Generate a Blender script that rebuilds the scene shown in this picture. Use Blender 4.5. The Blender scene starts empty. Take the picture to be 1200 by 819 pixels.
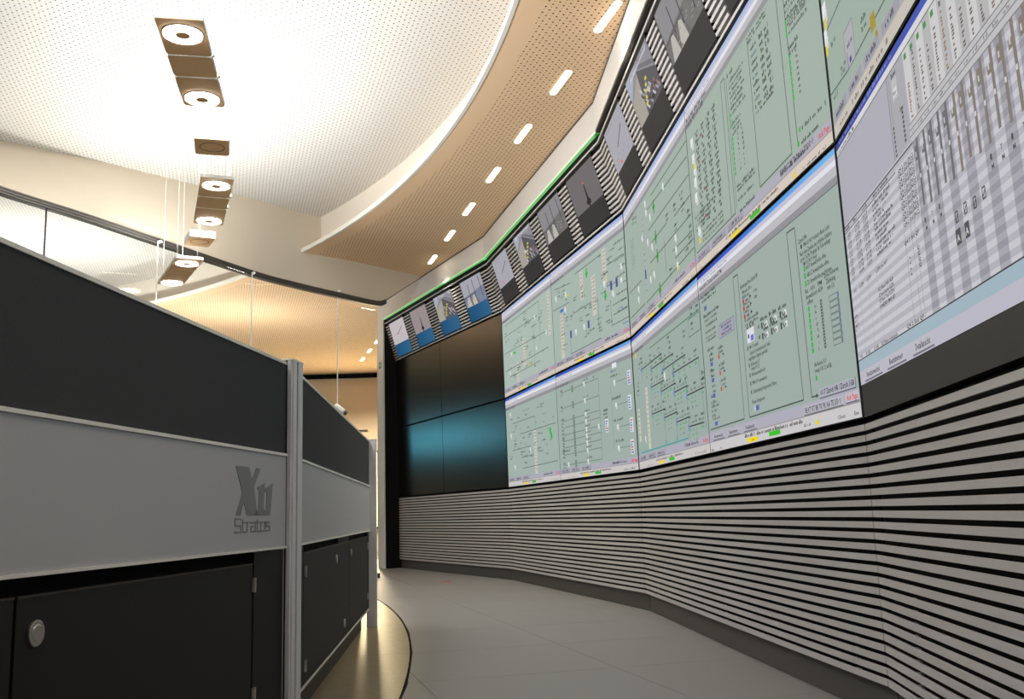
import bpy, math, random
from mathutils import Vector, Matrix

random.seed(7)
scene = bpy.context.scene
C = scene.collection
PI = math.pi

# ------------------------------------------------------------------ camera
cam_data = bpy.data.cameras.new('camera')
cam = bpy.data.objects.new('camera', cam_data)
C.objects.link(cam)
cam_data.sensor_width = 36.0
cam_data.lens = 36.0 * 1129.7 / 1200.0
cam_data.clip_start = 0.05
cam.matrix_world = (Matrix.Translation((0, 0, 0.7472)) @ Matrix.Rotation(PI / 2 + 0.1685, 4, 'X')
                    @ Matrix.Rotation(-0.0296, 4, 'Z'))
scene.camera = cam

# ------------------------------------------------------------------ world, exposure
world = bpy.data.worlds.new('world')
scene.world = world
world.use_nodes = True
world.node_tree.nodes['Background'].inputs[0].default_value = (0.9, 0.95, 1.0, 1)
world.node_tree.nodes['Background'].inputs[1].default_value = 0.1
vs = scene.view_settings
vs.view_transform = 'Standard'
vs.look = 'None'
vs.exposure = 0.22
vs.gamma = 1.0
vs.use_curve_mapping = False

# light levels (lamps are built further down by their own builders)
UPLIGHT_W = 140.0          # each pendant, towards the ceiling
PENDANT_DOWN_W = 14.0      # each pendant ring pair
DOWNLIGHT_W = 62.0        # each recessed slot in the soffit

# ------------------------------------------------------------------ colour and material helpers
def lin(c):
    return tuple(((x / 255) / 12.92 if x / 255 <= 0.04045 else ((x / 255 + 0.055) / 1.055) ** 2.4) for x in c)

def mat(name, rgb, rough=0.6, metal=0.0, noise=0.0, scale=40.0, bump=0.0, spec=0.5):
    """plain procedural surface: base colour with a little noise mottling and fine relief"""
    m = bpy.data.materials.new(name)
    m.use_nodes = True
    nt = m.node_tree
    b = nt.nodes['Principled BSDF']
    col = lin(rgb) + (1,)
    b.inputs['Base Color'].default_value = col
    b.inputs['Roughness'].default_value = rough
    b.inputs['Metallic'].default_value = metal
    b.inputs['Specular IOR Level'].default_value = spec
    if noise or bump:
        tc = nt.nodes.new('ShaderNodeTexCoord')
        nz = nt.nodes.new('ShaderNodeTexNoise')
        nz.inputs['Scale'].default_value = scale
        nz.inputs['Detail'].default_value = 4
        nt.links.new(tc.outputs['Object'], nz.inputs['Vector'])
        if noise:
            mx = nt.nodes.new('ShaderNodeMix')
            mx.data_type = 'RGBA'
            mx.inputs[6].default_value = tuple(x * (1 - noise) for x in col[:3]) + (1,)
            mx.inputs[7].default_value = tuple(min(1, x * (1 + noise)) for x in col[:3]) + (1,)
            nt.links.new(nz.outputs['Fac'], mx.inputs[0])
            nt.links.new(mx.outputs[2], b.inputs['Base Color'])
        if bump:
            bp = nt.nodes.new('ShaderNodeBump')
            bp.inputs['Strength'].default_value = bump
            bp.inputs['Distance'].default_value = 0.002
            nt.links.new(nz.outputs['Fac'], bp.inputs['Height'])
            nt.links.new(bp.outputs['Normal'], b.inputs['Normal'])
    return m

def emit(name, rgb, strength):
    m = bpy.data.materials.new(name)
    m.use_nodes = True
    b = m.node_tree.nodes['Principled BSDF']
    b.inputs['Base Color'].default_value = (0.8, 0.8, 0.8, 1)
    b.inputs['Emission Color'].default_value = lin(rgb) + (1,)
    b.inputs['Emission Strength'].default_value = strength
    return m

def screen_mat(name, strength=1.0):
    """a display: it shows the colours of its picture (colour attribute) as emitted light"""
    m = bpy.data.materials.new(name)
    m.use_nodes = True
    nt = m.node_tree
    b = nt.nodes['Principled BSDF']
    a = nt.nodes.new('ShaderNodeAttribute')
    a.attribute_name = 'picture'
    b.inputs['Base Color'].default_value = (0.01, 0.01, 0.01, 1)
    b.inputs['Roughness'].default_value = 0.6
    b.inputs['Specular IOR Level'].default_value = 0.05
    nt.links.new(a.outputs['Color'], b.inputs['Emission Color'])
    b.inputs['Emission Strength'].default_value = strength
    return m

RC = (-12.7, 3.47)     # centre of the round ceiling

def perforated(name, rgb, hole, r_in, r_out, small=0.75):
    """ceiling board with a square grid of holes (large ones, and small ones at the cell centres) between two radii"""
    m = bpy.data.materials.new(name)
    m.use_nodes = True
    nt = m.node_tree
    L = nt.links.new
    b = nt.nodes['Principled BSDF']
    b.inputs['Roughness'].default_value = 0.8
    b.inputs['Specular IOR Level'].default_value = 0.1
    tc = nt.nodes.new('ShaderNodeTexCoord')
    mp = nt.nodes.new('ShaderNodeMapping')
    mp.vector_type = 'TEXTURE'
    mp.inputs['Rotation'].default_value = (0, 0, math.radians(61.5))
    mp.inputs['Scale'].default_value = (0.0525, 0.0525, 0.0525)
    L(tc.outputs['Object'], mp.inputs['Vector'])

    def vmath(op, a, bvec=None):
        n = nt.nodes.new('ShaderNodeVectorMath')
        n.operation = op
        L(a, n.inputs[0])
        if bvec is not None:
            n.inputs[1].default_value = bvec
        return n

    def fmath(op, a, v=None, b2=None):
        n = nt.nodes.new('ShaderNodeMath')
        n.operation = op
        L(a, n.inputs[0])
        if v is not None:
            n.inputs[1].default_value = v
        if b2 is not None:
            L(b2, n.inputs[1])
        return n

    def dots(offset, radius):
        f = vmath('FRACTION', vmath('ADD', mp.outputs[0], offset).outputs[0])
        c = vmath('MULTIPLY', vmath('SUBTRACT', f.outputs[0], (0.5, 0.5, 0.5)).outputs[0], (1, 1, 0))
        ln = vmath('LENGTH', c.outputs[0])
        return fmath('LESS_THAN', ln.outputs['Value'], radius)
    d1 = dots((0, 0, 0), 0.145)
    d2 = fmath('MULTIPLY', dots((0.5, 0.5, 0), 0.085).outputs[0], small)
    d = fmath('MAXIMUM', d1.outputs[0], None, d2.outputs[0])
    rr = vmath('LENGTH', vmath('MULTIPLY', tc.outputs['Object'], (1, 1, 0)).outputs[0])
    g1 = fmath('GREATER_THAN', rr.outputs['Value'], r_in)
    g2 = fmath('LESS_THAN', rr.outputs['Value'], r_out)
    g = fmath('MULTIPLY', g1.outputs[0], None, g2.outputs[0])
    fac = fmath('MULTIPLY', d.outputs[0], None, g.outputs[0])
    mx = nt.nodes.new('ShaderNodeMix')
    mx.data_type = 'RGBA'
    mx.inputs[6].default_value = lin(rgb) + (1,)
    mx.inputs[7].default_value = lin(hole) + (1,)
    L(fac.outputs[0], mx.inputs[0])
    L(mx.outputs[2], b.inputs['Base Color'])
    return m

def glass_mat(name):
    """thin clear pane: see-through with a Schlick mirror share that is the same from both sides"""
    m = bpy.data.materials.new(name)
    m.use_nodes = True
    nt = m.node_tree
    nt.nodes.remove(nt.nodes['Principled BSDF'])
    tr = nt.nodes.new('ShaderNodeBsdfTransparent')
    tr.inputs[0].default_value = (0.96, 0.97, 0.96, 1)
    gl = nt.nodes.new('ShaderNodeBsdfGlossy')
    gl.inputs['Roughness'].default_value = 0.02
    lw = nt.nodes.new('ShaderNodeLayerWeight')
    lw.inputs['Blend'].default_value = 0.5
    pw = nt.nodes.new('ShaderNodeMath'); pw.operation = 'POWER'; pw.inputs[1].default_value = 5
    ml = nt.nodes.new('ShaderNodeMath'); ml.operation = 'MULTIPLY_ADD'; ml.inputs[1].default_value = 0.6; ml.inputs[2].default_value = 0.015
    nt.links.new(lw.outputs['Facing'], pw.inputs[0])
    nt.links.new(pw.outputs[0], ml.inputs[0])
    mx = nt.nodes.new('ShaderNodeMixShader')
    nt.links.new(ml.outputs[0], mx.inputs[0])
    nt.links.new(tr.outputs[0], mx.inputs[1])
    nt.links.new(gl.outputs[0], mx.inputs[2])
    nt.links.new(mx.outputs[0], nt.nodes['Material Output'].inputs[0])
    return m

M = dict(
    ceiling=perforated('perforated white board', (218, 218, 215), (88, 84, 80), 0.0, 13.25),
    soffit=perforated('perforated warm board', (252, 218, 180), (70, 40, 22), 13.19, 60.0),
    plaster=mat('cream plaster', (194, 184, 167), 0.85, noise=0.03, scale=3, spec=0.1),
    riser=mat('white plaster riser', (236, 230, 220), 0.85, spec=0.1),
    lip=mat('white lacquered lip', (248, 246, 240), 0.5),
    white=mat('white portal panel', (210, 210, 210), 0.5, noise=0.02, scale=6),
    green=emit('green edge strip', (30, 190, 70), 0.55),
    sticker=mat('green sticker', (20, 150, 84), 0.5),
    black=mat('black backing', (10, 10, 10), 0.7, spec=0.2),
    slat=mat('grey painted slat', (188, 187, 189), 0.45, noise=0.04, scale=60),
    plinth=mat('charcoal plinth board', (76, 74, 70), 0.55, noise=0.06, scale=30),
    casing=mat('display casing', (7, 7, 9), 0.6, spec=0.2),
    off=mat('switched off display glass', (20, 19, 17), 0.22, spec=0.5),
    charcoal=mat('charcoal blank strip', (44, 44, 45), 0.6, noise=0.08, scale=200),
    screen=screen_mat('lit display', 0.74),
    fabric=mat('dark fabric panel', (66, 68, 71), 0.85, noise=0.22, scale=420, bump=0.3, spec=0.15),
    alu_panel=mat('grey anodised panel', (180, 181, 185), 0.5, metal=0.0, noise=0.07, scale=350, spec=0.4),
    alu=mat('brushed aluminium', (214, 215, 219), 0.45, metal=0.05, noise=0.04, scale=80),
    alu_dark=mat('aluminium groove', (84, 86, 90), 0.5, metal=0.5),
    trim=mat('pale aluminium trim', (232, 230, 222), 0.4, metal=0.1),
    cabinet=mat('black cabinet laminate', (22, 22, 21), 0.6, noise=0.12, scale=300, spec=0.3),
    cabinet_gap=mat('cabinet recess', (6, 6, 6), 0.8, spec=0.1),
    base=mat('dark cabinet base', (46, 40, 34), 0.5),
    steel=mat('satin steel', (190, 186, 178), 0.3, metal=0.9),
    logo=mat('dark grey lettering', (126, 128, 132), 0.5),
    floor_tile=mat('grey rubber floor tile', (118, 119, 121), 0.55, noise=0.05, scale=90, bump=0.05, spec=0.35),
    floor_base=mat('floor joint', (40, 39, 37), 0.8),
    stone=mat('green grey stone tile', (122, 112, 90), 0.42, noise=0.35, scale=22, spec=0.5),
    joint_metal=mat('dark joint strip', (10, 9, 8), 0.9, spec=0.1),
    red=mat('red tape', (190, 60, 50), 0.6),
    rail=mat('dark steel rail', (86, 84, 80), 0.45, metal=0.4),
    rail_groove=mat('rail groove', (44, 43, 41), 0.5),
    glass=glass_mat('clear glass'),
    glass_edge=mat('white glass edge seal', (240, 240, 236), 0.4),
    lamp_under=mat('brown lamp underside', (250, 208, 160), 0.55, noise=0.04, scale=60),
    lamp_side=mat('white lamp housing', (236, 236, 232), 0.5),
    lamp_groove=mat('brown lamp groove', (176, 138, 100), 0.6),
    lamp_rim=mat('dark lamp groove', (84, 58, 38), 0.5),
    ring=emit('lit ring', (255, 250, 240), 10.0),
    slot=emit('lit downlight', (255, 236, 200), 9.0),
    cable=mat('pale cable', (225, 223, 218), 0.5),
    back=mat('peach plaster', (244, 222, 192), 0.85, noise=0.02, scale=4, spec=0.1),
    daylight=emit('blue daylight pane', (62, 178, 205), 4.5),
    warm_window=emit('warm lit pane', (255, 214, 140), 9.0),
    frame=mat('dark window frame', (50, 46, 42), 0.5),
)

# ------------------------------------------------------------------ mesh helpers
class MB:
    """collects polygons (points, material slot, optional colour) and links them as ONE mesh object"""
    def __init__(self):
        self.v, self.f, self.mi, self.col = [], [], [], []

    def poly(self, pts, mi=0, col=None):
        n = len(self.v)
        self.v += [tuple(p) for p in pts]
        self.f.append(tuple(range(n, n + len(pts))))
        self.mi.append(mi)
        self.col.append(col)

    def box(self, a, b, mi=0, xf=None):
        (x0, y0, z0), (x1, y1, z1) = a, b
        p = [(x0, y0, z0), (x1, y0, z0), (x1, y1, z0), (x0, y1, z0), (x0, y0, z1), (x1, y0, z1), (x1, y1, z1), (x0, y1, z1)]
        self.hull(p, mi, xf)

    def hull(self, p, mi=0, xf=None):
        if xf is not None:
            p = [xf @ Vector(q) for q in p]
        n = len(self.v)
        self.v += [tuple(q) for q in p]
        for q in ((0, 3, 2, 1), (4, 5, 6, 7), (0, 1, 5, 4), (1, 2, 6, 5), (2, 3, 7, 6), (3, 0, 4, 7)):
            self.f.append(tuple(n + i for i in q))
            self.mi.append(mi)
            self.col.append(None)

    def prism(self, outline, z0, z1, mi=0, xf=None):
        """extrude a flat outline (x, y) between two z"""
        lo = [Vector((x, y, z0)) for x, y in outline]
        hi = [Vector((x, y, z1)) for x, y in outline]
        if xf is not None:
            lo = [xf @ q for q in lo]
            hi = [xf @ q for q in hi]
        n, k = len(self.v), len(outline)
        self.v += [tuple(q) for q in lo + hi]
        faces = [tuple(n + i for i in reversed(range(k))), tuple(n + k + i for i in range(k))]
        faces += [(n + i, n + (i + 1) % k, n + k + (i + 1) % k, n + k + i) for i in range(k)]
        for q in faces:
            self.f.append(q)
            self.mi.append(mi)
            self.col.append(None)

    def tube(self, a, b, r, seg=8, mi=0, r2=None):
        a, b = Vector(a), Vector(b)
        q = (b - a).to_track_quat('Z', 'Y').to_matrix().to_4x4()
        xf = Matrix.Translation(a) @ q
        ln = (b - a).length
        r2 = r if r2 is None else r2
        n = len(self.v)
        for z, rr in ((0, r), (ln, r2)):
            self.v += [tuple(xf @ Vector((rr * math.cos(2 * PI * i / seg), rr * math.sin(2 * PI * i / seg), z))) for i in range(seg)]
        fs = [tuple(n + i for i in reversed(range(seg))), tuple(n + seg + i for i in range(seg))]
        fs += [(n + i, n + (i + 1) % seg, n + seg + (i + 1) % seg, n + seg + i) for i in range(seg)]
        for q in fs:
            self.f.append(q)
            self.mi.append(mi)
            self.col.append(None)

    def build(self, name, mats, parent=None, colour=False, bevel=0.0, smooth=False):
        me = bpy.data.meshes.new(name)
        me.from_pydata(self.v, [], self.f)
        for m in (mats if isinstance(mats, (list, tuple)) else [mats]):
            me.materials.append(m)
        me.polygons.foreach_set('material_index', self.mi)
        if colour:
            at = me.color_attributes.new('picture', 'FLOAT_COLOR', 'CORNER')
            vals = []
            for f, c in zip(self.f, self.col):
                if c is not None and isinstance(c[0], (tuple, list)):
                    for cc in c:
                        vals += list(lin(cc)) + [1.0]
                else:
                    vals += (list(lin(c)) + [1.0] if c else [0, 0, 0, 1.0]) * len(f)
            at.data.foreach_set('color', vals)
        me.update()
        o = bpy.data.objects.new(name, me)
        C.objects.link(o)
        if parent is not None:
            o.parent = parent
        if bevel:
            bv = o.modifiers.new('bevel', 'BEVEL')
            bv.width = bevel
            bv.segments = 2
            bv.limit_method = 'ANGLE'
        if smooth:
            for p in me.polygons:
                p.use_smooth = True
        return o

def tag(o, label=None, cat=None, group=None, kind=None):
    if label: o['label'] = label
    if cat: o['category'] = cat
    if group: o['group'] = group
    if kind: o['kind'] = kind
    return o

def thing(name, label, cat, loc=(0, 0, 0), rot=(0, 0, 0), group=None):
    o = bpy.data.objects.new(name, None)
    C.objects.link(o)
    o.empty_display_size = 0.1
    o.location = loc
    o.rotation_euler = rot
    return tag(o, label, cat, group)

def structure(name, loc=(0, 0, 0), rot=(0, 0, 0)):
    o = bpy.data.objects.new(name, None)
    C.objects.link(o)
    o.location = loc
    o.rotation_euler = rot
    o['kind'] = 'structure'
    return o

def qbox(name, a, b, m, parent, bevel=0.0):
    mb = MB()
    mb.box(a, b)
    return mb.build(name, m, parent, bevel=bevel)

def struct_mesh(name, mb, mats):
    o = mb.build(name, mats)
    o['kind'] = 'structure'
    return o

def place(src, parent, loc=None, scale=None):
    """a copy of one part that shares its mesh"""
    c = src.copy()
    C.objects.link(c)
    c.parent = parent
    if loc is not None: c.location = loc
    if scale is not None: c.scale = scale
    return c

# ------------------------------------------------------------------ the folded video wall: plan and levels
FOLD = [Vector((-1.84, 14.829)), Vector((-0.086, 11.25)), Vector((0.95, 7.445)), Vector((1.247, 3.435)), Vector((0.817, -0.52))]
Z_SLAT, Z_SCREEN, Z_TOP, Z_FASCIA, Z_COVE = 0.1288, 1.0515, 3.0915, 3.7537, 4.0294
TILT = 0.0146
O_FASCIA = 0.2352
NF = 4
FW = [(FOLD[i + 1] - FOLD[i]).length for i in range(NF)]
FANG = [math.atan2(*reversed((FOLD[i + 1] - FOLD[i]))) for i in range(NF)]

def fpt(i, u, o, z):
    """point on facet i: u along it from its left end, o out of the wall into the room"""
    d = (FOLD[i + 1] - FOLD[i]).normalized()
    n = Vector((d.y, -d.x))
    p = FOLD[i] + d * u + n * o
    return Vector((p.x, p.y, z))

def mitre(i, o):
    """how far u shifts at the right end of facet i (and the left end of i+1) when offset by o into the room"""
    if i < 0 or i >= NF - 1:
        return 0.0
    half = (FANG[i + 1] - FANG[i]) / 2
    return o * math.tan(half)

WHERE = ['leftmost', 'second from left', 'third from left', 'rightmost']

# floor -------------------------------------------------------------
fl = structure('floor')
mb = MB()
mb.box((-16, -9, -0.12), (7, 24, -0.012))
mb.build('floor_base', M['floor_base'], fl)
FC, FR = (-22.10, 3.267), 21.61          # centre and radius of the curved joint between stone and grey tiles

def clip(poly, px, py, nx, ny):
    out = []
    for k in range(len(poly)):
        a, b = poly[k], poly[(k + 1) % len(poly)]
        da = (a[0] - px) * nx + (a[1] - py) * ny
        db = (b[0] - px) * nx + (b[1] - py) * ny
        if da >= 0: out.append(a)
        if da * db < 0:
            t = da / (da - db)
            out.append((a[0] + (b[0] - a[0]) * t, a[1] + (b[1] - a[1]) * t))
    return out

def inset(poly, d):
    cx = sum(p[0] for p in poly) / len(poly)
    cy = sum(p[1] for p in poly) / len(poly)
    out = []
    for x, y in poly:
        l = math.hypot(x - cx, y - cy) or 1
        out.append((x - (x - cx) / l * d, y - (y - cy) / l * d))
    return out

g = math.radians(15.2)
ga, gb = Vector((math.cos(g), math.sin(g))), Vector((-math.sin(g), math.cos(g)))
S = 0.955
tiles = 0
for i in range(-9, 9):
    for j in range(-3, 21):
        c0 = ga * (0.759 + S * i) + gb * (4.56 + S * (j - 5))
        cen = c0 + (ga + gb) * S / 2
        r = math.hypot(cen.x - FC[0], cen.y - FC[1])
        if r < FR - 0.75 or cen.x > 3.2 or cen.x < -4.4:
            continue
        e = 0.0012
        P = [c0 + ga * e + gb * e, c0 + ga * (S - e) + gb * e, c0 + ga * (S - e) + gb * (S - e), c0 + ga * e + gb * (S - e)]
        P = [(p.x, p.y) for p in P]
        if r < FR + 0.8:
            nx, ny = (cen.x - FC[0]) / r, (cen.y - FC[1]) / r
            P = clip(P, FC[0] + nx * (FR + 0.006), FC[1] + ny * (FR + 0.006), nx, ny)
        if len(P) < 3: continue
        # stop at the video wall
        keep = True
        for k in range(NF):
            d = (FOLD[k + 1] - FOLD[k]).normalized()
            n = Vector((d.y, -d.x))
            if all((Vector(q) - FOLD[k]).dot(n) < -0.1 for q in P): keep = False
        if not keep: continue
        mb = MB()
        mb.prism(P, -0.012, 0.0)
        mb.build('floor_tile', M['floor_tile'], fl)
        tiles += 1
# stone tiles inside the curved joint: radial cuts, two rows
for k in range(-8, 12):
    a0, a1 = (0.0379 + 1.483 / FR * (k - 1)) , (0.0379 + 1.483 / FR * k)
    for r0, r1 in ((FR - 0.006, FR - 1.5), (FR - 1.5, FR - 3.0), (FR - 3.0, FR - 4.5)):
        e = 0.0015
        n = 6
        outer = [(FC[0] + r0 * math.cos(a0 + (a1 - a0) * t / n + (e / FR if t == 0 else -e / FR if t == n else 0)),
                  FC[1] + r0 * math.sin(a0 + (a1 - a0) * t / n + (e / FR if t == 0 else -e / FR if t == n else 0))) for t in range(n + 1)]
        rr = r1 + e
        inner = [(FC[0] + rr * math.cos(a0 + (a1 - a0) * t / n + (e / FR if t == 0 else -e / FR if t == n else 0)),
                  FC[1] + rr * math.sin(a0 + (a1 - a0) * t / n + (e / FR if t == 0 else -e / FR if t == n else 0))) for t in range(n, -1, -1)]
        mb = MB()
        mb.prism(inner[::-1] + outer[::-1], -0.012, -0.0005)
        mb.build('stone_tile', M['stone'], fl)
mb = MB()
na = 60
for k in range(na):
    a0, a1 = -0.5 + 0.95 * k / na, -0.5 + 0.95 * (k + 1) / na
    pts = [(FC[0] + r * math.cos(a), FC[1] + r * math.sin(a)) for r, a in ((FR - 0.006, a0), (FR + 0.006, a0), (FR + 0.006, a1), (FR - 0.006, a1))]
    mb.prism(pts, -0.012, -0.002)
mb.build('joint_strip', M['joint_metal'], fl)

# ceiling -----------------------------------------------------------
Z_CEIL, R_LIP, R_RISER = 4.54, 12.99, 13.27
mb = MB()
n = 160
ring = [(R_RISER * math.cos(2 * PI * k / n), R_RISER * math.sin(2 * PI * k / n)) for k in range(n)]
mb.prism(ring, 0.0, 0.06)
ce = mb.build('ceiling', M['ceiling'])
ce.location = (RC[0], RC[1], Z_CEIL)
ce['kind'] = 'structure'

def ring_mesh(r0, r1, z0, z1, a0=0.0, a1=2 * PI, n=200):
    mb = MB()
    for k in range(n):
        p, q = a0 + (a1 - a0) * k / n, a0 + (a1 - a0) * (k + 1) / n
        mb.hull([(r0 * math.cos(p), r0 * math.sin(p), z0), (r1 * math.cos(p), r1 * math.sin(p), z0),
                 (r1 * math.cos(q), r1 * math.sin(q), z0), (r0 * math.cos(q), r0 * math.sin(q), z0),
                 (r0 * math.cos(p), r0 * math.sin(p), z1), (r1 * math.cos(p), r1 * math.sin(p), z1),
                 (r1 * math.cos(q), r1 * math.sin(q), z1), (r0 * math.cos(q), r0 * math.sin(q), z1)])
    return mb
A0, A1 = math.radians(-75), math.radians(135)
so = ring_mesh(R_LIP + 0.02, 27.0, Z_COVE + 0.004, Z_COVE + 0.05, A0, A1, 120).build('ceiling_soffit', M['soffit'])
so.location = (RC[0], RC[1], 0)
so['kind'] = 'structure'
o = ring_mesh(R_LIP, R_LIP + 0.03, Z_COVE, Z_COVE + 0.050, A0, A1, 240).build('lip', M['lip'], so)
o = ring_mesh(R_RISER, R_RISER + 0.03, Z_COVE + 0.05, Z_CEIL + 0.06, A0, A1, 240).build('riser', M['riser'], so)

# bulkhead with the steel rail, above the glass partition -------------
Z_RAIL = 3.64
RAIL0 = [(-5.20, 3.2, Z_RAIL), (-5.05, 5.2, Z_RAIL), (-4.70, 6.9, Z_RAIL), (-4.354, 7.907, Z_RAIL), (-3.976, 8.71, Z_RAIL), (-3.612, 9.578, Z_RAIL),
         (-3.01, 11.0, Z_RAIL), (-2.66, 11.55, 3.63), (-2.202, 11.951, 3.58), (-1.781, 12.415, 3.56), (-1.663, 12.545, 3.606)]
TOP0 = [(-7.4, 5.2, 0), (-6.8, 6.7, 0), (-5.9, 8.2, 0), (-5.017, 9.059, 0), (-4.409, 9.599, 0), (-3.892, 10.134, 0),
        (-3.011, 11.065, 0), (-2.62, 11.60, 0), (-2.20, 11.97, 0), (-1.781, 12.415, 0), (-1.663, 12.545, 0)]

def spline(P, n=5):
    P = [Vector(p) for p in P]
    out = []
    for k in range(len(P) - 1):
        p0, p1, p2, p3 = P[max(0, k - 1)], P[k], P[k + 1], P[min(len(P) - 1, k + 2)]
        for j in range(n):
            t = j / n
            out.append(0.5 * ((2 * p1) + (p2 - p0) * t + (2 * p0 - 5 * p1 + 4 * p2 - p3) * t * t + (3 * p1 - p0 - 3 * p2 + p3) * t ** 3))
    return out + [P[-1]]
RAIL = spline(RAIL0)
TOPS = spline(TOP0)
mb = MB()
BOT = RAIL + [Vector((-1.48, 12.746, 3.776)), Vector((-1.248, 13.001, 3.999))]
TOP = [Vector((p.x, p.y, Z_CEIL + 0.02)) for p in TOPS] + [Vector((-1.48, 12.746, Z_CEIL + 0.02)), Vector((-1.248, 13.001, Z_CEIL + 0.02))]
off = Vector((-0.10, 0.09, 0))
nb = len(BOT)
mb.v = [tuple(p) for p in BOT] + [tuple(p) for p in TOP] + [tuple(p + off) for p in BOT] + [tuple(p + off) for p in TOP]
for k in range(nb - 1):
    for q in ((k, k + 1, nb + k + 1, nb + k), (2 * nb + k + 1, 2 * nb + k, 3 * nb + k, 3 * nb + k + 1), (k + 1, k, 2 * nb + k, 2 * nb + k + 1)):
        mb.f.append(q); mb.mi.append(0); mb.col.append(None)
bw = mb.build('wall_left', M['plaster'])
bw['kind'] = 'structure'
for p_ in bw.data.polygons: p_.use_smooth = True
es = bw.modifiers.new('edges', 'EDGE_SPLIT')
es.split_angle = math.radians(40)
ra = structure('trim_1')
mb, mg = MB(), MB()
for k in range(len(RAIL) - 1):
    a, b = RAIL[k], RAIL[k + 1]
    d = (b - a); d.z = 0; d.normalize()
    nn = Vector((d.y, -d.x, 0))
    def bar(m, o0, o1, z0, z1):
        m.hull([a + nn * o0 + Vector((0, 0, z0)), b + nn * o0 + Vector((0, 0, z0)), b + nn * o1 + Vector((0, 0, z0)), a + nn * o1 + Vector((0, 0, z0)),
                a + nn * o0 + Vector((0, 0, z1)), b + nn * o0 + Vector((0, 0, z1)), b + nn * o1 + Vector((0, 0, z1)), a + nn * o1 + Vector((0, 0, z1))])
    bar(mg, -0.05, 0.010, -0.062, 0.006)
    for z0, z1 in ((-0.058, -0.044), (-0.034, -0.018), (-0.010, 0.004)):
        bar(mb, 0.006, 0.022, z0, z1)
mg.build('rail_channel', M['rail_groove'], ra)
mb.build('rail_rib', M['rail'], ra)

# back room beyond the glass ----------------------------------------
mb = MB()
mb.box((-15, 22.0, -0.01), (5, 22.15, 3.93))
wb = struct_mesh('wall_back', mb, M['back'])
qbox('shadow_gap', (-15, 21.98, 3.93), (5, 22.1, 4.03), M['cabinet_gap'], wb)
qbox('dado_rail', (-15, 21.97, 2.70), (-3.35, 22.0, 2.73), M['rail'], wb)
w1 = structure('window_1', (-3.3, 21.9, 0))
qbox('window_frame', (-0.22, 0.02, 0.50), (0.22, 0.09, 2.25), M['frame'], w1)
qbox('pane', (-0.17, 0.0, 0.55), (0.17, 0.02, 2.2), M['warm_window'], w1)
w2 = structure('window_2', (-8.45, 19.3, 0), (0, 0, math.radians(102)))
for k in range(4):
    qbox('window_frame', (-2.4 + 1.2 * k, 0.02, 2.10), (-1.22 + 1.2 * k, 0.09, 2.85), M['frame'], w2)
    qbox('pane', (-2.36 + 1.2 * k, 0.0, 2.15), (-1.22 + 1.2 * k, 0.02, 2.80), M['daylight'], w2)
mb = MB(); mb.box((-15.2, -9, 0), (-15.0, 24, 4.5)); struct_mesh('wall_far', mb, M['plaster'])
mb = MB(); mb.box((-15.2, -9.2, 0), (4, -9.0, 4.5)); struct_mesh('wall_rear', mb, M['plaster'])

# ------------------------------------------------------------------ video wall: backing, plinth, portal
mb = MB()
for i in range(NF):
    p = []
    for z in (0.0, Z_COVE):
        p += [fpt(i, 0, -0.16, z), fpt(i, FW[i], -0.16, z), fpt(i, FW[i], -0.30, z), fpt(i, 0, -0.30, z)]
    mb.hull(p)
struct_mesh('wall_right', mb, M['black'])
bb = structure('baseboard_right')
for i in range(NF):
    mb = MB()
    l, r = mitre(i - 1, -0.03), -mitre(i, -0.03)
    p = []
    for z in (0.0, Z_SLAT - 0.006):
        p += [fpt(i, 0.002 + (-l if 0 else 0), -0.03, z), fpt(i, FW[i] - 0.002, -0.03, z), fpt(i, FW[i], -0.15, z), fpt(i, 0, -0.15, z)]
    mb.hull(p)
    mb.build('board', M['plinth'], bb)

def portal_panel(i, z0, z1, o0, o1, u0=None, u1=None, eps=0.002):
    mb = MB()
    p = []
    for z in (z0, z1):
        for o, end in ((o1, 0), (o1, 1), (o0, 1), (o0, 0)):
            if end == 0:
                u = (mitre(i - 1, o) if i > 0 else 0.0) + eps if u0 is None else u0
            else:
                u = FW[i] - mitre(i, o) - eps if u1 is None else u1
            p.append(fpt(i, u, o, z))
    mb.hull(p)
    return mb
co = structure('trim_2')
for i in range(NF):
    portal_panel(i, Z_FASCIA + 0.012, Z_COVE, O_FASCIA - 0.03, O_FASCIA, u0=-0.13 if i == 0 else None).build('portal_panel', M['white'], co)
    portal_panel(i, Z_FASCIA - 0.003, Z_FASCIA + 0.012, O_FASCIA - 0.03, O_FASCIA + (0.004 if i < 2 else -0.004), u0=0.17 if i == 0 else None).build(
        'edge_strip', M['green'] if i < 2 else M['plinth'], co)
    portal_panel(i, Z_COVE - 0.012, Z_COVE + 0.003, O_FASCIA - 0.03, O_FASCIA + 0.004).build('shadow_line', M['plinth'], co)
po = structure('trim_3')
portal_panel(0, 0.0, Z_FASCIA + 0.012, O_FASCIA - 0.02, O_FASCIA, u0=-0.13, u1=0.17).build('post_face', M['white'], po)
portal_panel(0, 0.0, Z_FASCIA + 0.012, -0.15, O_FASCIA - 0.021, u0=0.0, u1=0.168).build('post_cheek', M['black'], po)
st = thing('exit_sticker', 'small green sticker on the white post at the far end of the display wall', 'sticker', fpt(0, 0.02, O_FASCIA + 0.001, 3.06), (0, 0, FANG[0]))
mb = MB(); mb.box((-0.045, -0.003, -0.05), (0.045, 0, 0.05)); mb.build('backing', M['sticker'], st)
mb = MB(); mb.box((-0.015, -0.005, -0.02), (0.02, -0.003, 0.025)); mb.build('emblem', M['white'], st)

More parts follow.
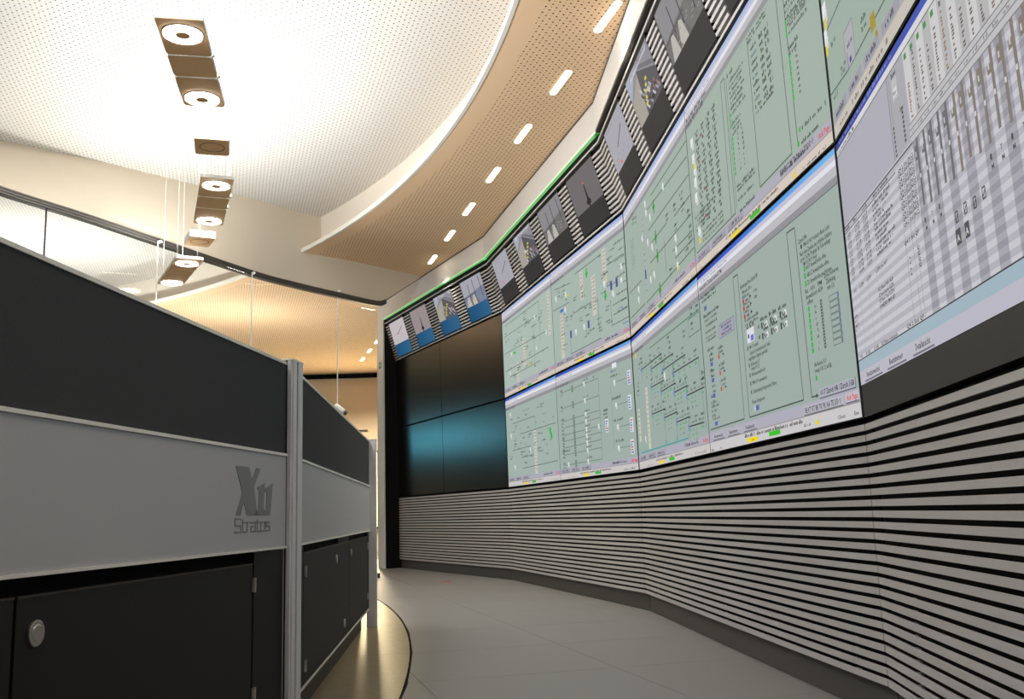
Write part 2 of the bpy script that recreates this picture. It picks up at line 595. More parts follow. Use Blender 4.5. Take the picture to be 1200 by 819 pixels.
# slatted panels below the displays ---------------------------------
SLAB = ['grey slatted wall panel at the far end, below the dark displays',
        'grey slatted wall panel second from the left, below the track diagram displays',
        'grey slatted wall panel third from the left, below the text page displays',
        'nearest slatted wall panel at the right edge, under the striped table display']
NS = 24
PITCH = (Z_SCREEN - 0.012 - Z_SLAT) / NS
for i in range(NF):
    t = thing('slatted_cladding', SLAB[i], 'cladding', fpt(i, 0, 0, 0), (0, 0, FANG[i]), 'slatted panels under the display wall')
    qbox('backing', (0.003, 0.032, Z_SLAT - 0.004), (FW[i] - 0.003, 0.06, Z_SCREEN - 0.01), M['black'], t)
    mb = MB()
    mb.box((0.004, 0.0, 0.0), (FW[i] - 0.004, 0.008, 0.0225))
    for u in (0.3, FW[i] / 2, FW[i] - 0.3):
        mb.box((u - 0.02, 0.008, 0.006), (u + 0.02, 0.033, 0.016))
    s0 = mb.build('slat', M['slat'], t)
    s0.location = (0, 0, Z_SLAT)
    for k in range(1, NS):
        place(s0, t, (0, 0, Z_SLAT + PITCH * k))

# ------------------------------------------------------------------ picture canvas for the displays
FONT_JOBS = []

class Canvas:
    """flat print of one display, laid out in metres on its own face: u to the right, z up"""
    def __init__(self, u0, z0, u1, z1, base):
        self.lim = (u0, z0, u1, z1)
        self.items = []
        self.rect(u0, z0, u1, z1, base)

    def rect(self, a, b, c, d, col, lay=0):
        u0, z0, u1, z1 = self.lim
        a, c = max(u0, min(a, c)), min(u1, max(a, c))
        b, d = max(z0, min(b, d)), min(z1, max(b, d))
        if c - a > 1e-4 and d - b > 1e-4:
            self.items.append(([(a, b), (c, b), (c, d), (a, d)], col, lay))

    def grad(self, a, b, c, d, cols, lay=1):
        d = min(d, self.lim[3])
        n = len(cols) - 1
        for k in range(n):
            x0, x1 = a + (c - a) * k / n, a + (c - a) * (k + 1) / n
            x0, x1 = max(self.lim[0], x0), min(self.lim[2], x1)
            self.items.append(([(x0, b), (x1, b), (x1, d), (x0, d)], [cols[k], cols[k + 1], cols[k + 1], cols[k]], lay))

    def poly(self, pts, col, lay=2):
        u0, z0, u1, z1 = self.lim
        self.items.append(([(min(u1, max(u0, x)), min(z1, max(z0, y))) for x, y in pts], col, lay))

    def line(self, a, b, c, d, col=(70, 80, 75), th=0.006, lay=3):
        dx, dy = c - a, d - b
        l = math.hypot(dx, dy)
        if l < 1e-6: return
        nx, ny = -dy / l * th / 2, dx / l * th / 2
        self.poly([(a - nx, b - ny), (c - nx, d - ny), (c + nx, d + ny), (a + nx, b + ny)], col, lay)

    def frame(self, a, b, c, d, col=(80, 88, 84), th=0.006, lay=3):
        self.line(a, b, c, b, col, th, lay); self.line(a, d, c, d, col, th, lay)
        self.line(a, b, a, d, col, th, lay); self.line(c, b, c, d, col, th, lay)

    def dash(self, a, z, c, h=0.02, col=(60, 66, 64), lay=4, fill=0.86):
        """a line of print too small to read: broken strokes"""
        x = a
        while x < c:
            w = random.uniform(0.3, 0.55) * h
            k = random.choice((0.6, 0.6, 0.72, 1.0))
            if random.random() < fill:
                self.rect(x, z, min(c, x + w), z + h * k, col, lay)
            x += w + 0.22 * h
            if random.random() < 0.14: x += 0.5 * h

    def text(self, s, a, z, c, h, col=(45, 50, 50), lay=5):
        FONT_JOBS.append((self, s, a, z, c, h, col, lay))

    def icon(self, x, z, s=0.03):
        self.rect(x - s * .6, z - s * .5, x + s * .6, z + s * .7, (238, 240, 240), 4)
        self.rect(x - s * .1, z - s * 1.0, x + s * .8, z - s * .1, (215, 220, 222), 4)

    def mesh(self, name, parent, off=0.0):
        mb = MB()
        for pts, col, lay in self.items:
            y = -off - 0.0004 * lay
            mb.poly([(u, y, z) for u, z in pts], 0, col)
        return mb.build(name, M['screen'], parent, colour=True)

def run_fonts():
    objs = []
    for job in FONT_JOBS:
        cu = bpy.data.curves.new('lettering', 'FONT')
        cu.body = job[1]
        cu.resolution_u = 1
        cu.offset = 0.016
        o = bpy.data.objects.new('lettering', cu)
        C.objects.link(o)
        objs.append(o)
    bpy.context.view_layer.update()
    dg = bpy.context.evaluated_depsgraph_get()
    for o, (cv, s, a, z, c, h, col, lay) in zip(objs, FONT_JOBS):
        me = o.evaluated_get(dg).to_mesh()
        vv = [v.co.copy() for v in me.vertices]
        if vv:
            x0, x1 = min(v.x for v in vv), max(v.x for v in vv)
            sx, sz = (c - a) / max(1e-6, x1 - x0), h / 0.7
            for p in me.polygons:
                cv.items.append(([(a + (vv[k].x - x0) * sx, z + vv[k].y * sz) for k in p.vertices], col, lay))
        o.evaluated_get(dg).to_mesh_clear()
    for o in objs:
        cu = o.data
        bpy.data.objects.remove(o)
        bpy.data.curves.remove(cu)
    FONT_JOBS.clear()

GREEN_BODY = (166, 187, 174)
INK = (30, 36, 35)
SOFT = (70, 82, 76)
LILAC = (182, 180, 194)
RED = (238, 60, 60)
LED = (40, 190, 70)

def window_bars(cv, u0, u1, b, blue=True, warm=False, ack=True):
    """title, tool and task bars that every page of the wall shares; b is the height of the lower edge of the page"""
    if blue:
        cv.grad(u0, b + 0.990, u1, b + 1.02, [(48, 84, 190), (44, 112, 224), (104, 176, 246)])
    else:
        cv.grad(u0, b + 0.990, u1, b + 1.02, [(196, 206, 240), (170, 192, 244), (150, 186, 250)])
    cv.rect(u0, b + 0.970, u1, b + 0.990, (206, 202, 220), 1)
    cv.rect(u0, b + 0.945, u1, b + 0.970, (238, 238, 246), 1)
    cv.dash(u0 + 0.03, b + 0.951, u0 + 0.55, 0.014, (150, 150, 160))
    cv.rect(u0, b + 0.908, u1, b + 0.945, (196, 194, 200), 1)
    cv.rect(u0, b + 0.876, u1, b + 0.908, (152, 153, 157), 1)
    cv.dash(u0 + 0.02, b + 0.884, u0 + 0.40, 0.018, (64, 64, 70))
    cv.rect(u0, b + 0.056, u1, b + 0.103, LILAC, 1)
    cv.rect(u0, b, u1, b + 0.056, (224, 210, 198) if warm else (212, 208, 206), 1)
    cv.line(u0, b + 0.055, u1, b + 0.055, (150, 148, 150), 0.004)
    w = u1 - u0
    for k in range(3):
        x = u0 + 0.04 + 0.15 * w * k
        cv.rect(x, b + 0.062, x + 0.13 * w, b + 0.096, (168, 166, 178), 2)
        cv.line(x, b + 0.062, x + 0.13 * w, b + 0.062, (120, 118, 128), 0.005)
        cv.dash(x + 0.03, b + 0.072, x + 0.10 * w, 0.018, (58, 58, 64))
    cv.dash(u0 + 0.30 * w, b + 0.030, u0 + 0.70 * w, 0.016, (70, 66, 60))
    cv.dash(u0 + 0.05, b + 0.008, u0 + 0.25 * w, 0.012, (120, 116, 110), fill=0.4)
    cv.dash(u0 + 0.84 * w, b + 0.010, u0 + 0.97 * w, 0.014, (110, 108, 104), fill=0.6)
    cv.rect(u0 + 0.345 * w, b + 0.006, u0 + 0.42 * w, b + 0.027, (255, 226, 20), 4)
    cv.rect(u0 + 0.50 * w, b + 0.010, u0 + 0.575 * w, b + 0.030, (58, 200, 40), 4)
    if ack:
        cv.dash(u0 + 0.72 * w, b + 0.071, u0 + 0.88 * w, 0.022, (50, 50, 58))
        cv.text('Ack Page', u1 - 0.125, b + 0.066, u1 - 0.015, 0.024, RED)

def display(i, c, r, label, cv=None, off_panel=False, strip=None):
    """one rear-projection cube; c = column, r = row on facet i"""
    u0 = FW[i] / 2 * c
    u1 = u0 + FW[i] / 2
    a = u0 + (0.014 if c == 0 else 0.005)
    b = u1 - (0.014 if c == 1 else 0.005)
    z0, z1 = (0.0, 1.013) if r == 0 else (1.037, 2.04)
    t = thing('wall_display', label, 'display', fpt(i, 0, 0, Z_SCREEN), (TILT, 0, FANG[i]), 'large displays of the folded wall')
    qbox('casing', (u0 + 0.001, 0.004, z0 - 0.004), (u1 - 0.001, 0.07, z1 + (0.004 if r else 0.009)), M['casing'], t)
    if off_panel:
        qbox('screen', (a, 0.0, z0), (b, 0.004, z1), M['off'], t)
    else:
        if strip:
            qbox('blank_strip', (a, 0.0, z0 - 0.004), (b, 0.004, strip), M['charcoal'], t)
        t['_'] = 1
        del t['_']
        PICTURES.append((cv, t))
    return a, b, z0, z1
PICTURES = []

def lim(i, c, r, zlo=None):
    u0 = FW[i] / 2 * c
    u1 = u0 + FW[i] / 2
    a = u0 + (0.014 if c == 0 else 0.005)
    b = u1 - (0.014 if c == 1 else 0.005)
    z0, z1 = (0.0, 1.013) if r == 0 else (1.037, 2.04)
    return a, (z0 if zlo is None else zlo), b, z1

# --- facet 0: four switched-off displays
for c in range(2):
    for r in range(2):
        display(0, c, r, 'switched off black display, %s of the four dark ones' % (
            ('lower left', 'upper left'), ('lower right', 'upper right'))[c][r], off_panel=True)

def schematic(cv, u0, z0, u1, z1, n=26):
    """small loose labels and markers scattered along track lines"""
    for k in range(n):
        x, z = random.uniform(u0, u1 - 0.12), random.uniform(z0, z1)
        cv.dash(x, z, x + random.uniform(0.05, 0.14), 0.018, SOFT, fill=0.8)
        if random.random() < 0.3: cv.dash(x, z - 0.025, x + 0.08, 0.016, SOFT)

def beige_strip(cv, x, z0, z1, w=0.085):
    cv.rect(x, z0, x + w, z1, (214, 208, 196), 2)
    z = z1 - 0.03
    while z > z0 + 0.02:
        cv.dash(x + 0.012, z, x + w - 0.012, 0.013, random.choice((INK, INK, (150, 90, 80))), fill=0.75)
        z -= 0.034

# --- facet 1, upper left
cv = Canvas(*lim(1, 0, 1), (180, 198, 189))
B = 1.03
window_bars(cv, cv.lim[0], cv.lim[2], B, blue=False, warm=True)
beige_strip(cv, 1.82, 1.44, 1.88); beige_strip(cv, 0.86, 1.27, 1.58, 0.11); beige_strip(cv, 0.58, 1.14, 1.36)
for q in ((0.08, 1.74, 1.46, 1.72), (0.08, 1.54, 1.78, 1.50), (0.15, 1.86, 1.53, 1.86), (1.53, 1.86, 1.53, 1.44), (0.10, 1.33, 1.80, 1.33), (1.30, 1.66, 1.30, 1.20), (0.3, 1.24, 1.5, 1.24)):
    cv.line(*q, col=(104, 118, 110), th=0.007)
for x, z in ((1.745, 1.49), (1.38, 1.39), (0.39, 1.49), (1.36, 1.72), (0.30, 1.28)): cv.icon(x, z)
cv.rect(0.48, 1.47, 0.56, 1.50, LED, 4); cv.rect(1.10, 1.25, 1.15, 1.28, (235, 215, 40), 4)
schematic(cv, 0.1, 1.18, 1.75, 1.85, 34)
display(1, 0, 1, 'green track diagram display, upper row, directly right of the dark displays', cv)
# --- facet 1, upper right
cv = Canvas(*lim(1, 1, 1), (174, 192, 183))
window_bars(cv, cv.lim[0], cv.lim[2], B, blue=False, warm=True)
beige_strip(cv, 2.83, 1.57, 1.83); beige_strip(cv, 3.12, 1.37, 1.72, 0.1); beige_strip(cv, 3.41, 1.58, 1.88, 0.095); beige_strip(cv, 2.20, 1.14, 1.56, 0.1)
for x, z in ((2.114, 1.749), (2.415, 1.725), (2.38, 1.58), (2.651, 1.32), (2.88, 1.325), (3.833, 1.633), (3.825, 1.518), (3.627, 1.454), (3.439, 1.58)): cv.icon(x, z, 0.034)
cv.rect(2.46, 1.69, 2.50, 1.72, (235, 215, 40), 4)
cv.rect(2.22, 1.585, 2.33, 1.61, (60, 120, 220), 4)
for x, z in ((2.508, 1.323), (3.0, 1.321), (3.594, 1.529), (3.72, 1.526)): cv.rect(x - .022, z - .035, x + .022, z + .035, (74, 70, 150), 4)
for x, z in ((3.023, 1.786), (3.453, 1.483)):
    cv.rect(x - .02, z - .045, x + .012, z + .04, LED, 4); cv.rect(x - .035, z - .02, x + .03, z, LED, 4)
for q in ((2.07, 1.847, 2.56, 1.80), (2.01, 1.65, 2.50, 1.63), (3.56, 1.415, 3.56, 1.2), (3.55, 1.2, 3.94, 1.2), (3.27, 1.49, 3.25, 1.21), (2.48, 1.144, 3.30, 1.144), (2.49, 1.144, 2.49, 1.28),
          (2.7, 1.85, 3.4, 1.85), (3.52, 1.72, 3.9, 1.72), (3.6, 1.36, 3.9, 1.36), (3.6, 1.28, 3.9, 1.28), (2.6, 1.50, 3.1, 1.50)):
    cv.line(*q, col=(98, 112, 104), th=0.007)
for k in range(9):
    cv.dash(3.80 if k % 2 else 3.70, 1.84 - 0.07 * k, 3.92, 0.018, SOFT)
schematic(cv, 2.1, 1.2, 3.75, 1.85, 44)
cv.dash(3.72, 1.30, 3.82, 0.02, (90, 130, 200)); cv.dash(3.80, 1.16, 3.92, 0.02, (90, 130, 200))
display(1, 1, 1, 'green track diagram display with four beige tick strips, upper row', cv)
# --- facet 1, lower left
cv = Canvas(*lim(1, 0, 0), (169, 188, 180))
window_bars(cv, cv.lim[0], cv.lim[2], 0.0, blue=True)
beige_strip(cv, 1.12, 0.10, 0.55, 0.1)
for q in ((0.66, 0.18, 1.91, 0.19), (0.3, 0.70, 1.2, 0.70), (1.2, 0.70, 1.2, 0.55), (0.25, 0.40, 1.0, 0.40), (0.6, 0.56, 1.9, 0.56), (0.6, 0.30, 1.1, 0.30)):
    cv.line(*q, col=(100, 114, 106), th=0.007)
for x, z in ((0.218, 0.81), (0.218, 0.567), (0.976, 0.358), (0.333, 0.209)): cv.icon(x, z, 0.034)
for x, z in ((1.745, 0.448), (1.72, 0.50)): cv.rect(x - .03, z - .03, x + .03, z + .03, LED, 4)
for k in range(16): cv.dash(0.30 + 0.1 * k, 0.60 - 0.10 * (k % 3) + 0.02 * (k % 2), 0.37 + 0.1 * k, 0.018, (110, 150, 120) if k % 2 else SOFT)
schematic(cv, 0.1, 0.2, 1.7, 0.80, 30)
display(1, 0, 0, 'green track diagram display, lower row, directly right of the dark displays', cv)
# --- facet 1, lower right
cv = Canvas(*lim(1, 1, 0), (167, 185, 177))
window_bars(cv, cv.lim[0], cv.lim[2], 0.0, blue=True)
for k, z in enumerate((0.82, 0.67, 0.545, 0.483, 0.413, 0.356, 0.294, 0.227, 0.13)):
    cv.line(2.11, z, 3.15, z, (112, 130, 118), 0.006)
    cv.dash(2.09, z + 0.008, 2.16, 0.022, INK); cv.dash(2.09, z - 0.03, 2.16, 0.02, SOFT)
    cv.rect(2.44, z - 0.028, 2.48, z + 0.028, (128, 146, 136), 4); cv.frame(2.44, z - 0.028, 2.48, z + 0.028, (90, 104, 96), 0.005, 5)
    cv.icon(2.79, z, 0.030)
    cv.dash(2.76, z + 0.026, 2.90, 0.016, SOFT)
cv.line(3.16, 0.82, 3.15, 0.13, (112, 130, 118), 0.006)
cv.icon(2.24, 0.133, 0.03); cv.dash(2.09, 0.255, 2.30, 0.02, INK)
for x, z in ((3.851, 0.73), (3.837, 0.536), (3.845, 0.356), (3.835, 0.186), (3.305, 0.40)):
    cv.rect(x - .035, z - .06, x + .035, z + .055, (226, 228, 238), 3)
    for k in range(5): cv.rect(x - .025, z - .05 + .02 * k, x + random.uniform(0, .03), z - .04 + .02 * k, random.choice(((90, 96, 170), (190, 80, 90), (120, 126, 190))), 4)
for x, z in ((3.531, 0.73), (3.540, 0.542), (3.551, 0.362), (3.543, 0.193)):
    cv.icon(x, z, 0.03); cv.dash(x - .08, z + 0.05, x + 0.12, 0.022, SOFT); cv.line(x + .03, z, x + .27, z, (112, 130, 118), 0.005)
cv.line(3.44, 0.73, 3.44, 0.19, (120, 150, 130), 0.005)
cv.rect(3.50, 0.85, 3.60, 0.89, (236, 238, 246), 4); cv.dash(3.46, 0.82, 3.58, 0.02, (80, 90, 160))
for k in range(3): cv.dash(3.24, 0.52 - 0.03 * k, 3.34, 0.02, INK)
cv.icon(3.107, 0.41, 0.028); cv.dash(3.03, 0.84, 3.06, 0.02, INK); cv.dash(2.84, 0.86, 2.88, 0.018, SOFT)
cv.text('Ack Page', 3.80, 0.066, 3.92, 0.024, RED)
display(1, 1, 0, 'green display with nine rows of thin lines and white symbols, lower row', cv)

# --- facet 2, upper left
cv = Canvas(*lim(2, 0, 1), (168, 185, 174))
window_bars(cv, cv.lim[0], cv.lim[2], B, blue=False, warm=True)
for q in ((0.86, 1.79, 1.99, 1.755), (0.86, 1.64, 2.0, 1.64), (0.85, 1.405, 1.99, 1.40), (0.66, 1.163, 2.0, 1.195), (1.60, 1.51, 2.0, 1.514), (1.5, 1.31, 2.0, 1.30), (1.55, 1.25, 2.0, 1.25),
          (0.066, 1.367, 0.53, 1.36), (0.95, 1.53, 1.4, 1.53), (1.0, 1.85, 2.0, 1.85), (1.30, 1.44, 1.30, 1.22), (0.06, 1.17, 0.6, 1.17)):
    cv.line(*q, col=(84, 98, 90), th=0.007)
cv.rect(0.655, 1.20, 0.715, 1.80, (178, 182, 188), 2)
for k in range(13): cv.dash(0.67, 1.77 - 0.044 * k, 0.70, 0.016, (70, 66, 120) if k in (3, 9) else SOFT)
cv.rect(0.665, 1.33, 0.705, 1.40, (74, 70, 150), 4)
for x, z in ((1.367, 1.788), (0.811, 1.852), (0.826, 1.782), (0.938, 1.714), (0.649, 1.643), (0.816, 1.567), (0.941, 1.496), (1.594, 1.371), (1.588, 1.295), (1.598, 1.193), (0.413, 1.319), (0.388, 1.245), (0.949, 1.298), (0.831, 1.292)):
    cv.icon(x, z, 0.033)
cv.rect(1.59, 1.16, 1.63, 1.18, (240, 220, 60), 5)
for x, z in ((1.072, 1.75), (1.072, 1.532), (1.084, 1.397), (1.09, 1.156)):
    cv.rect(x - .016, z - .05, x + .012, z + .045, (50, 150, 70), 4); cv.rect(x - .035, z - .016, x + .03, z + .008, (50, 150, 70), 4)
for c_ in (0.232, 0.30):
    for k in range(10): cv.dash(c_, 1.73 - 0.024 * k, c_ + 0.05, 0.014, (104, 140, 110))
for x, z in ((0.448, 1.852), (1.625, 1.568), (1.799, 1.58), (1.815, 1.506), (1.414, 1.571), (1.616, 1.443), (1.412, 1.206), (1.833, 1.22), (0.36, 1.87), (1.93, 1.43), (1.93, 1.33), (1.93, 1.27)):
    cv.dash(x - .03, z, x + .05, 0.022, INK); cv.dash(x - .03, z - .03, x + .03, 0.018, SOFT)
display(2, 0, 1, 'green display with a purple column and long track lines, upper row', cv)

# --- facet 2, lower left
cv = Canvas(*lim(2, 0, 0), (163, 181, 174))
window_bars(cv, cv.lim[0], cv.lim[2], 0.0, blue=True)
def steps(rows, n):
    for (x0, z0, x1, z1) in rows:
        cv.line(x0, z0, x1, z1, (66, 76, 72), 0.009)
        for k in range(5):
            x = x0 + (x1 - x0) * (0.05 + 0.2 * k)
            zz = z0 + (z1 - z0) * (0.05 + 0.2 * k)
            cv.dash(x, zz + 0.016, x + 0.05, 0.016, SOFT)
            if k % 2 == 0: cv.dash(x, zz + 0.045, x + 0.06, 0.018, INK)
            cv.dash(x, zz - 0.03, x + 0.05, 0.016, (70, 170, 90))
            if k in (1, 2): cv.dash(x, zz - 0.06, x + 0.04, 0.018, (70, 170, 90)); cv.dash(x + .01, zz - 0.09, x + 0.045, 0.016, (80, 130, 100))
            if k == 0:
                cv.rect(x - .02, zz - .02, x + .01, zz + .02, (120, 140, 200), 5)
                cv.line(x, zz, x, zz - 0.09, (104, 130, 118), 0.005)
steps([(0.29, 0.725, 1.0, 0.735), (0.62, 0.68, 1.31, 0.683), (0.98, 0.62, 1.62, 0.625), (1.25, 0.56, 1.92, 0.559)], 4)
steps([(0.588, 0.555, 1.015, 0.55), (0.89, 0.485, 1.316, 0.49), (1.26, 0.434, 1.62, 0.434), (1.57, 0.375, 1.99, 0.376)], 4)
steps([(0.565, 0.365, 0.99, 0.36), (0.937, 0.303, 1.32, 0.305), (1.27, 0.241, 1.616, 0.244), (1.57, 0.185, 1.93, 0.18)], 4)
beige_strip(cv, 0.40, 0.128, 0.577, 0.075); beige_strip(cv, 0.085, 0.203, 0.454, 0.07)
cv.rect(0.12, 0.84, 0.155, 0.885, (250, 216, 40), 4); cv.icon(1.043, 0.576, 0.036); cv.icon(0.31, 0.21, 0.03)
cv.line(0.124, 0.118, 1.55, 0.118, (70, 160, 170), 0.008); cv.line(1.55, 0.118, 1.55, 0.15, (70, 160, 170), 0.008)
cv.line(0.64, 0.833, 2.0, 0.826, (90, 130, 104), 0.007)
cv.frame(1.735, 0.709, 2.0, 0.815, (90, 130, 104)); cv.line(1.905, 0.557, 1.965, 0.141, (112, 130, 120), 0.006)
for x, z in ((1.6, 0.76), (1.18, 0.80), (1.22, 0.76), (1.80, 0.77), (1.80, 0.86), (1.93, 0.85), (0.95, 0.70), (0.3, 0.80), (0.22, 0.77), (1.95, 0.42), (1.95, 0.45), (0.15, 0.64), (0.12, 0.58)):
    cv.dash(x, z, x + .06, 0.024, INK); cv.dash(x, z - .03, x + .05, 0.018, SOFT)
for x in (0.96, 1.27): cv.line(x, 0.30, x, 0.13, (104, 150, 150), 0.005); cv.rect(x - .012, 0.125, x + .012, 0.15, (70, 160, 170), 4)
display(2, 0, 0, 'green display with three stepped rows of short black lines, lower row', cv)

# --- facet 2, upper right
cv = Canvas(*lim(2, 1, 1), (169, 185, 174))
window_bars(cv, cv.lim[0], cv.lim[2], B, blue=False, warm=True)
cv.frame(2.735, 1.145, 2.80, 1.868); cv.line(2.735, 1.145, 2.05, 1.145, (80, 88, 84)); 
cv.line(3.185, 1.85, 3.185, 1.147, (80, 88, 84)); cv.line(3.185, 1.147, 3.60, 1.15, (80, 88, 84)); cv.line(3.185, 1.85, 3.24, 1.85, (80, 88, 84))
cv.line(3.585, 1.87, 3.60, 1.15, (80, 88, 84)); cv.line(3.665, 1.87, 3.672, 1.15, (80, 88, 84)); cv.line(2.83, 1.16, 2.83, 1.85, (80, 88, 84), 0.004)
cv.dash(2.04, 1.94, 2.47, 0.022, INK); cv.dash(2.04, 1.90, 2.40, 0.018, SOFT)
for r_ in range(11):
    z = 1.80 - 0.052 * r_
    for k in range(4):
        x = 2.20 + 0.115 * k
        cv.dash(x, z, x + 0.07, 0.022, INK); cv.rect(x + 0.02, z - 0.022, x + 0.05, z - 0.006, (90, 104, 96), 4)
        if (r_ * 3 + k) % 9 == 4: cv.rect(x - 0.02, z, x - 0.004, z + 0.02, (190, 60, 60), 5)
for x, z in ((2.123, 1.782), (2.13, 1.684), (2.144, 1.612), (2.137, 1.54), (2.128, 1.45), (2.141, 1.249)): cv.icon(x, z, 0.044)
for z in (1.68, 1.24): cv.rect(2.12, z - .06, 2.16, z - .03, (236, 216, 60), 5)
for k in range(4): cv.dash(2.07, 1.34 - 0.026 * k, 2.45 - 0.04 * k, 0.016, SOFT)
for k in range(3): cv.dash(2.2, 1.22 - 0.026 * k, 2.6, 0.016, SOFT)
cv.dash(2.85, 1.84, 2.95, 0.022, INK)
for k in range(7): cv.dash(2.865, 1.80 - 0.028 * k, 3.10 - 0.02 * (k % 3), 0.018, INK if k % 3 else SOFT)
for k in range(3): cv.rect(2.845, 1.63 - 0.03 * k, 2.862, 1.652 - 0.03 * k, LED, 5)
for k in range(3): cv.dash(2.86, 1.58 - 0.026 * k, 3.0, 0.017, SOFT)
for k in range(8):
    z = 1.505 - 0.026 * k
    cv.rect(2.848, z, 2.866, z + 0.02, LED, 5); cv.dash(2.93, z, 2.95, 0.014, SOFT); cv.dash(3.0, z, 3.02, 0.018, INK)
for z in (1.255, 1.235): cv.dash(2.86, z, 3.13, 0.016, INK)
cv.dash(2.86, 1.185, 3.10, 0.018, SOFT); cv.dash(2.86, 1.125, 3.10, 0.018, INK)
for k in range(2): cv.dash(3.18, 1.875 - 0.02 * k, 3.45, 0.015, INK)
for r_ in range(9):
    z = 1.80 - 0.036 * r_
    cv.dash(3.22, z, 3.30, 0.02, (90, 110, 130) if r_ % 3 == 1 else INK)
    for k in range(2): cv.dash(3.34 + 0.075 * k, z - 0.004, 3.39 + 0.075 * k, 0.024, INK)
cv.dash(3.215, 1.485, 3.46, 0.018, INK)
for k in range(5): cv.dash(3.67, 1.80 - 0.03 * k, 3.92, 0.017, INK if k % 2 else SOFT)
for z in (1.694, 1.665, 1.636): cv.rect(3.66, z, 3.676, z + 0.02, LED, 5); cv.dash(3.69, z, 3.90, 0.017, SOFT)
cv.dash(3.67, 1.575, 3.78, 0.02, INK); cv.dash(3.67, 1.55, 3.76, 0.018, INK)
for k in range(8):
    z = 1.535 - 0.026 * k
    cv.rect(3.668, z, 3.684, z + 0.02, LED, 5); cv.dash(3.74, z, 3.76, 0.014, INK)
cv.rect(3.70, 1.20, 3.716, 1.22, LED, 5); cv.dash(3.73, 1.20, 3.98, 0.018, SOFT)
cv.rect(3.675, 1.148, 3.69, 1.17, LED, 5); cv.dash(3.71, 1.145, 3.90, 0.018, INK)
cv.text('BE KT KT BB TK PK AA TE DD U', 3.45, 1.105, 3.83, 0.024, (40, 40, 46)); cv.rect(3.60, 1.036, 3.625, 1.062, (250, 216, 40), 5)
display(2, 1, 1, 'green display full of small text columns and green markers, upper row', cv)

# --- facet 2, lower right (the readable page)
cv = Canvas(*lim(2, 1, 0), (166, 182, 175))
a, b = cv.lim[0], cv.lim[2]
cv.grad(a, 0.992, b, 1.019, [(36, 56, 180), (36, 96, 224), (80, 160, 246), (110, 190, 250)])
cv.rect(a, 0.970, b, 0.992, (205, 202, 220), 1); cv.rect(a, 0.947, b, 0.970, (236, 236, 246), 1)
cv.rect(a, 0.908, b, 0.947, (198, 196, 202), 1); cv.rect(a, 0.876, b, 0.908, (152, 152, 157), 1)
cv.line(a, 0.876, b, 0.876, (96, 100, 100), 0.004)
cv.dash(2.08, 0.955, 2.6, 0.012, (130, 130, 142))
cv.text('Anwahlbild Zustand aktuell PM', 2.045, 0.918, 2.49, 0.024, (52, 52, 58))
cv.rect(a, 0.056, b, 0.108, (184, 182, 196), 1); cv.rect(a, 0.0, b, 0.056, (214, 211, 213), 1); cv.line(a, 0.056, b, 0.056, (150, 148, 150), 0.004)
LN = (72, 82, 78)
cv.line(2.05, 0.125, 2.667, 0.126, LN); cv.line(2.667, 0.126, 2.672, 0.846, LN); cv.line(2.672, 0.846, 2.75, 0.843, LN); cv.line(2.75, 0.843, 2.75, 0.125, LN)
cv.line(2.75, 0.125, 3.469, 0.125, LN); cv.line(3.469, 0.125, 3.455, 0.846, LN); cv.line(3.455, 0.846, 3.548, 0.843, LN); cv.line(3.548, 0.843, 3.561, 0.125, LN)
cv.line(3.561, 0.125, 3.61, 0.125, LN); cv.poly([(3.61, 0.115), (3.635, 0.125), (3.61, 0.135)], LN, 4)
cv.rect(2.36, 0.587, 2.635, 0.656, (172, 170, 190), 2); cv.frame(2.36, 0.587, 2.635, 0.656, (140, 138, 156), 0.005)
for k in range(3): cv.dash(2.40 + 0.03 * (k % 2), 0.636 - 0.02 * k, 2.58, 0.014, (70, 66, 100))
for z, x in ((0.866, 2.35), (0.843, 2.36)): cv.dash(2.075, z, x, 0.018, INK)
cv.rect(2.11, 0.79, 2.16, 0.815, (96, 110, 170), 4)
cv.dash(2.085, 0.752, 2.39, 0.02, (36, 40, 42)); cv.dash(2.10, 0.725, 2.36, 0.017, SOFT); cv.dash(2.11, 0.695, 2.34, 0.017, SOFT)
for z in (0.66, 0.63, 0.61): cv.dash(2.10, z, 2.30, 0.016, SOFT)
cv.dash(2.11, 0.556, 2.24, 0.02, SOFT)
for k, z in enumerate((0.525, 0.435, 0.35)):
    cv.dash(2.14, z, 2.21, 0.02, INK); cv.dash(2.145, z - 0.03, 2.21, 0.02, INK); cv.rect(2.15, z - 0.058, 2.20, z - 0.036, (92, 104, 190), 5)
    cv.dash(2.31, z + 0.008, 2.41, 0.02, SOFT); cv.dash(2.32, z - 0.015, 2.40, 0.016, SOFT); cv.rect(2.31, z - 0.04, 2.335, z - 0.018, (220, 70, 60), 5); cv.poly([(2.39, z - 0.035), (2.42, z - 0.028), (2.39, z - 0.02)], (30, 30, 30), 5)
cv.text('Alle', 2.11, 0.295, 2.15, 0.018); 
for z, x in ((0.262, 2.22), (0.24, 2.25), (0.215, 2.20), (0.19, 2.17)): cv.dash(2.13, z, x, 0.017, SOFT); cv.rect(2.108, z, 2.118, z + 0.014, INK, 5)
cv.dash(2.11, 0.172, 2.25, 0.016, SOFT); cv.rect(2.15, 0.138, 2.2, 0.16, (92, 104, 190), 5)
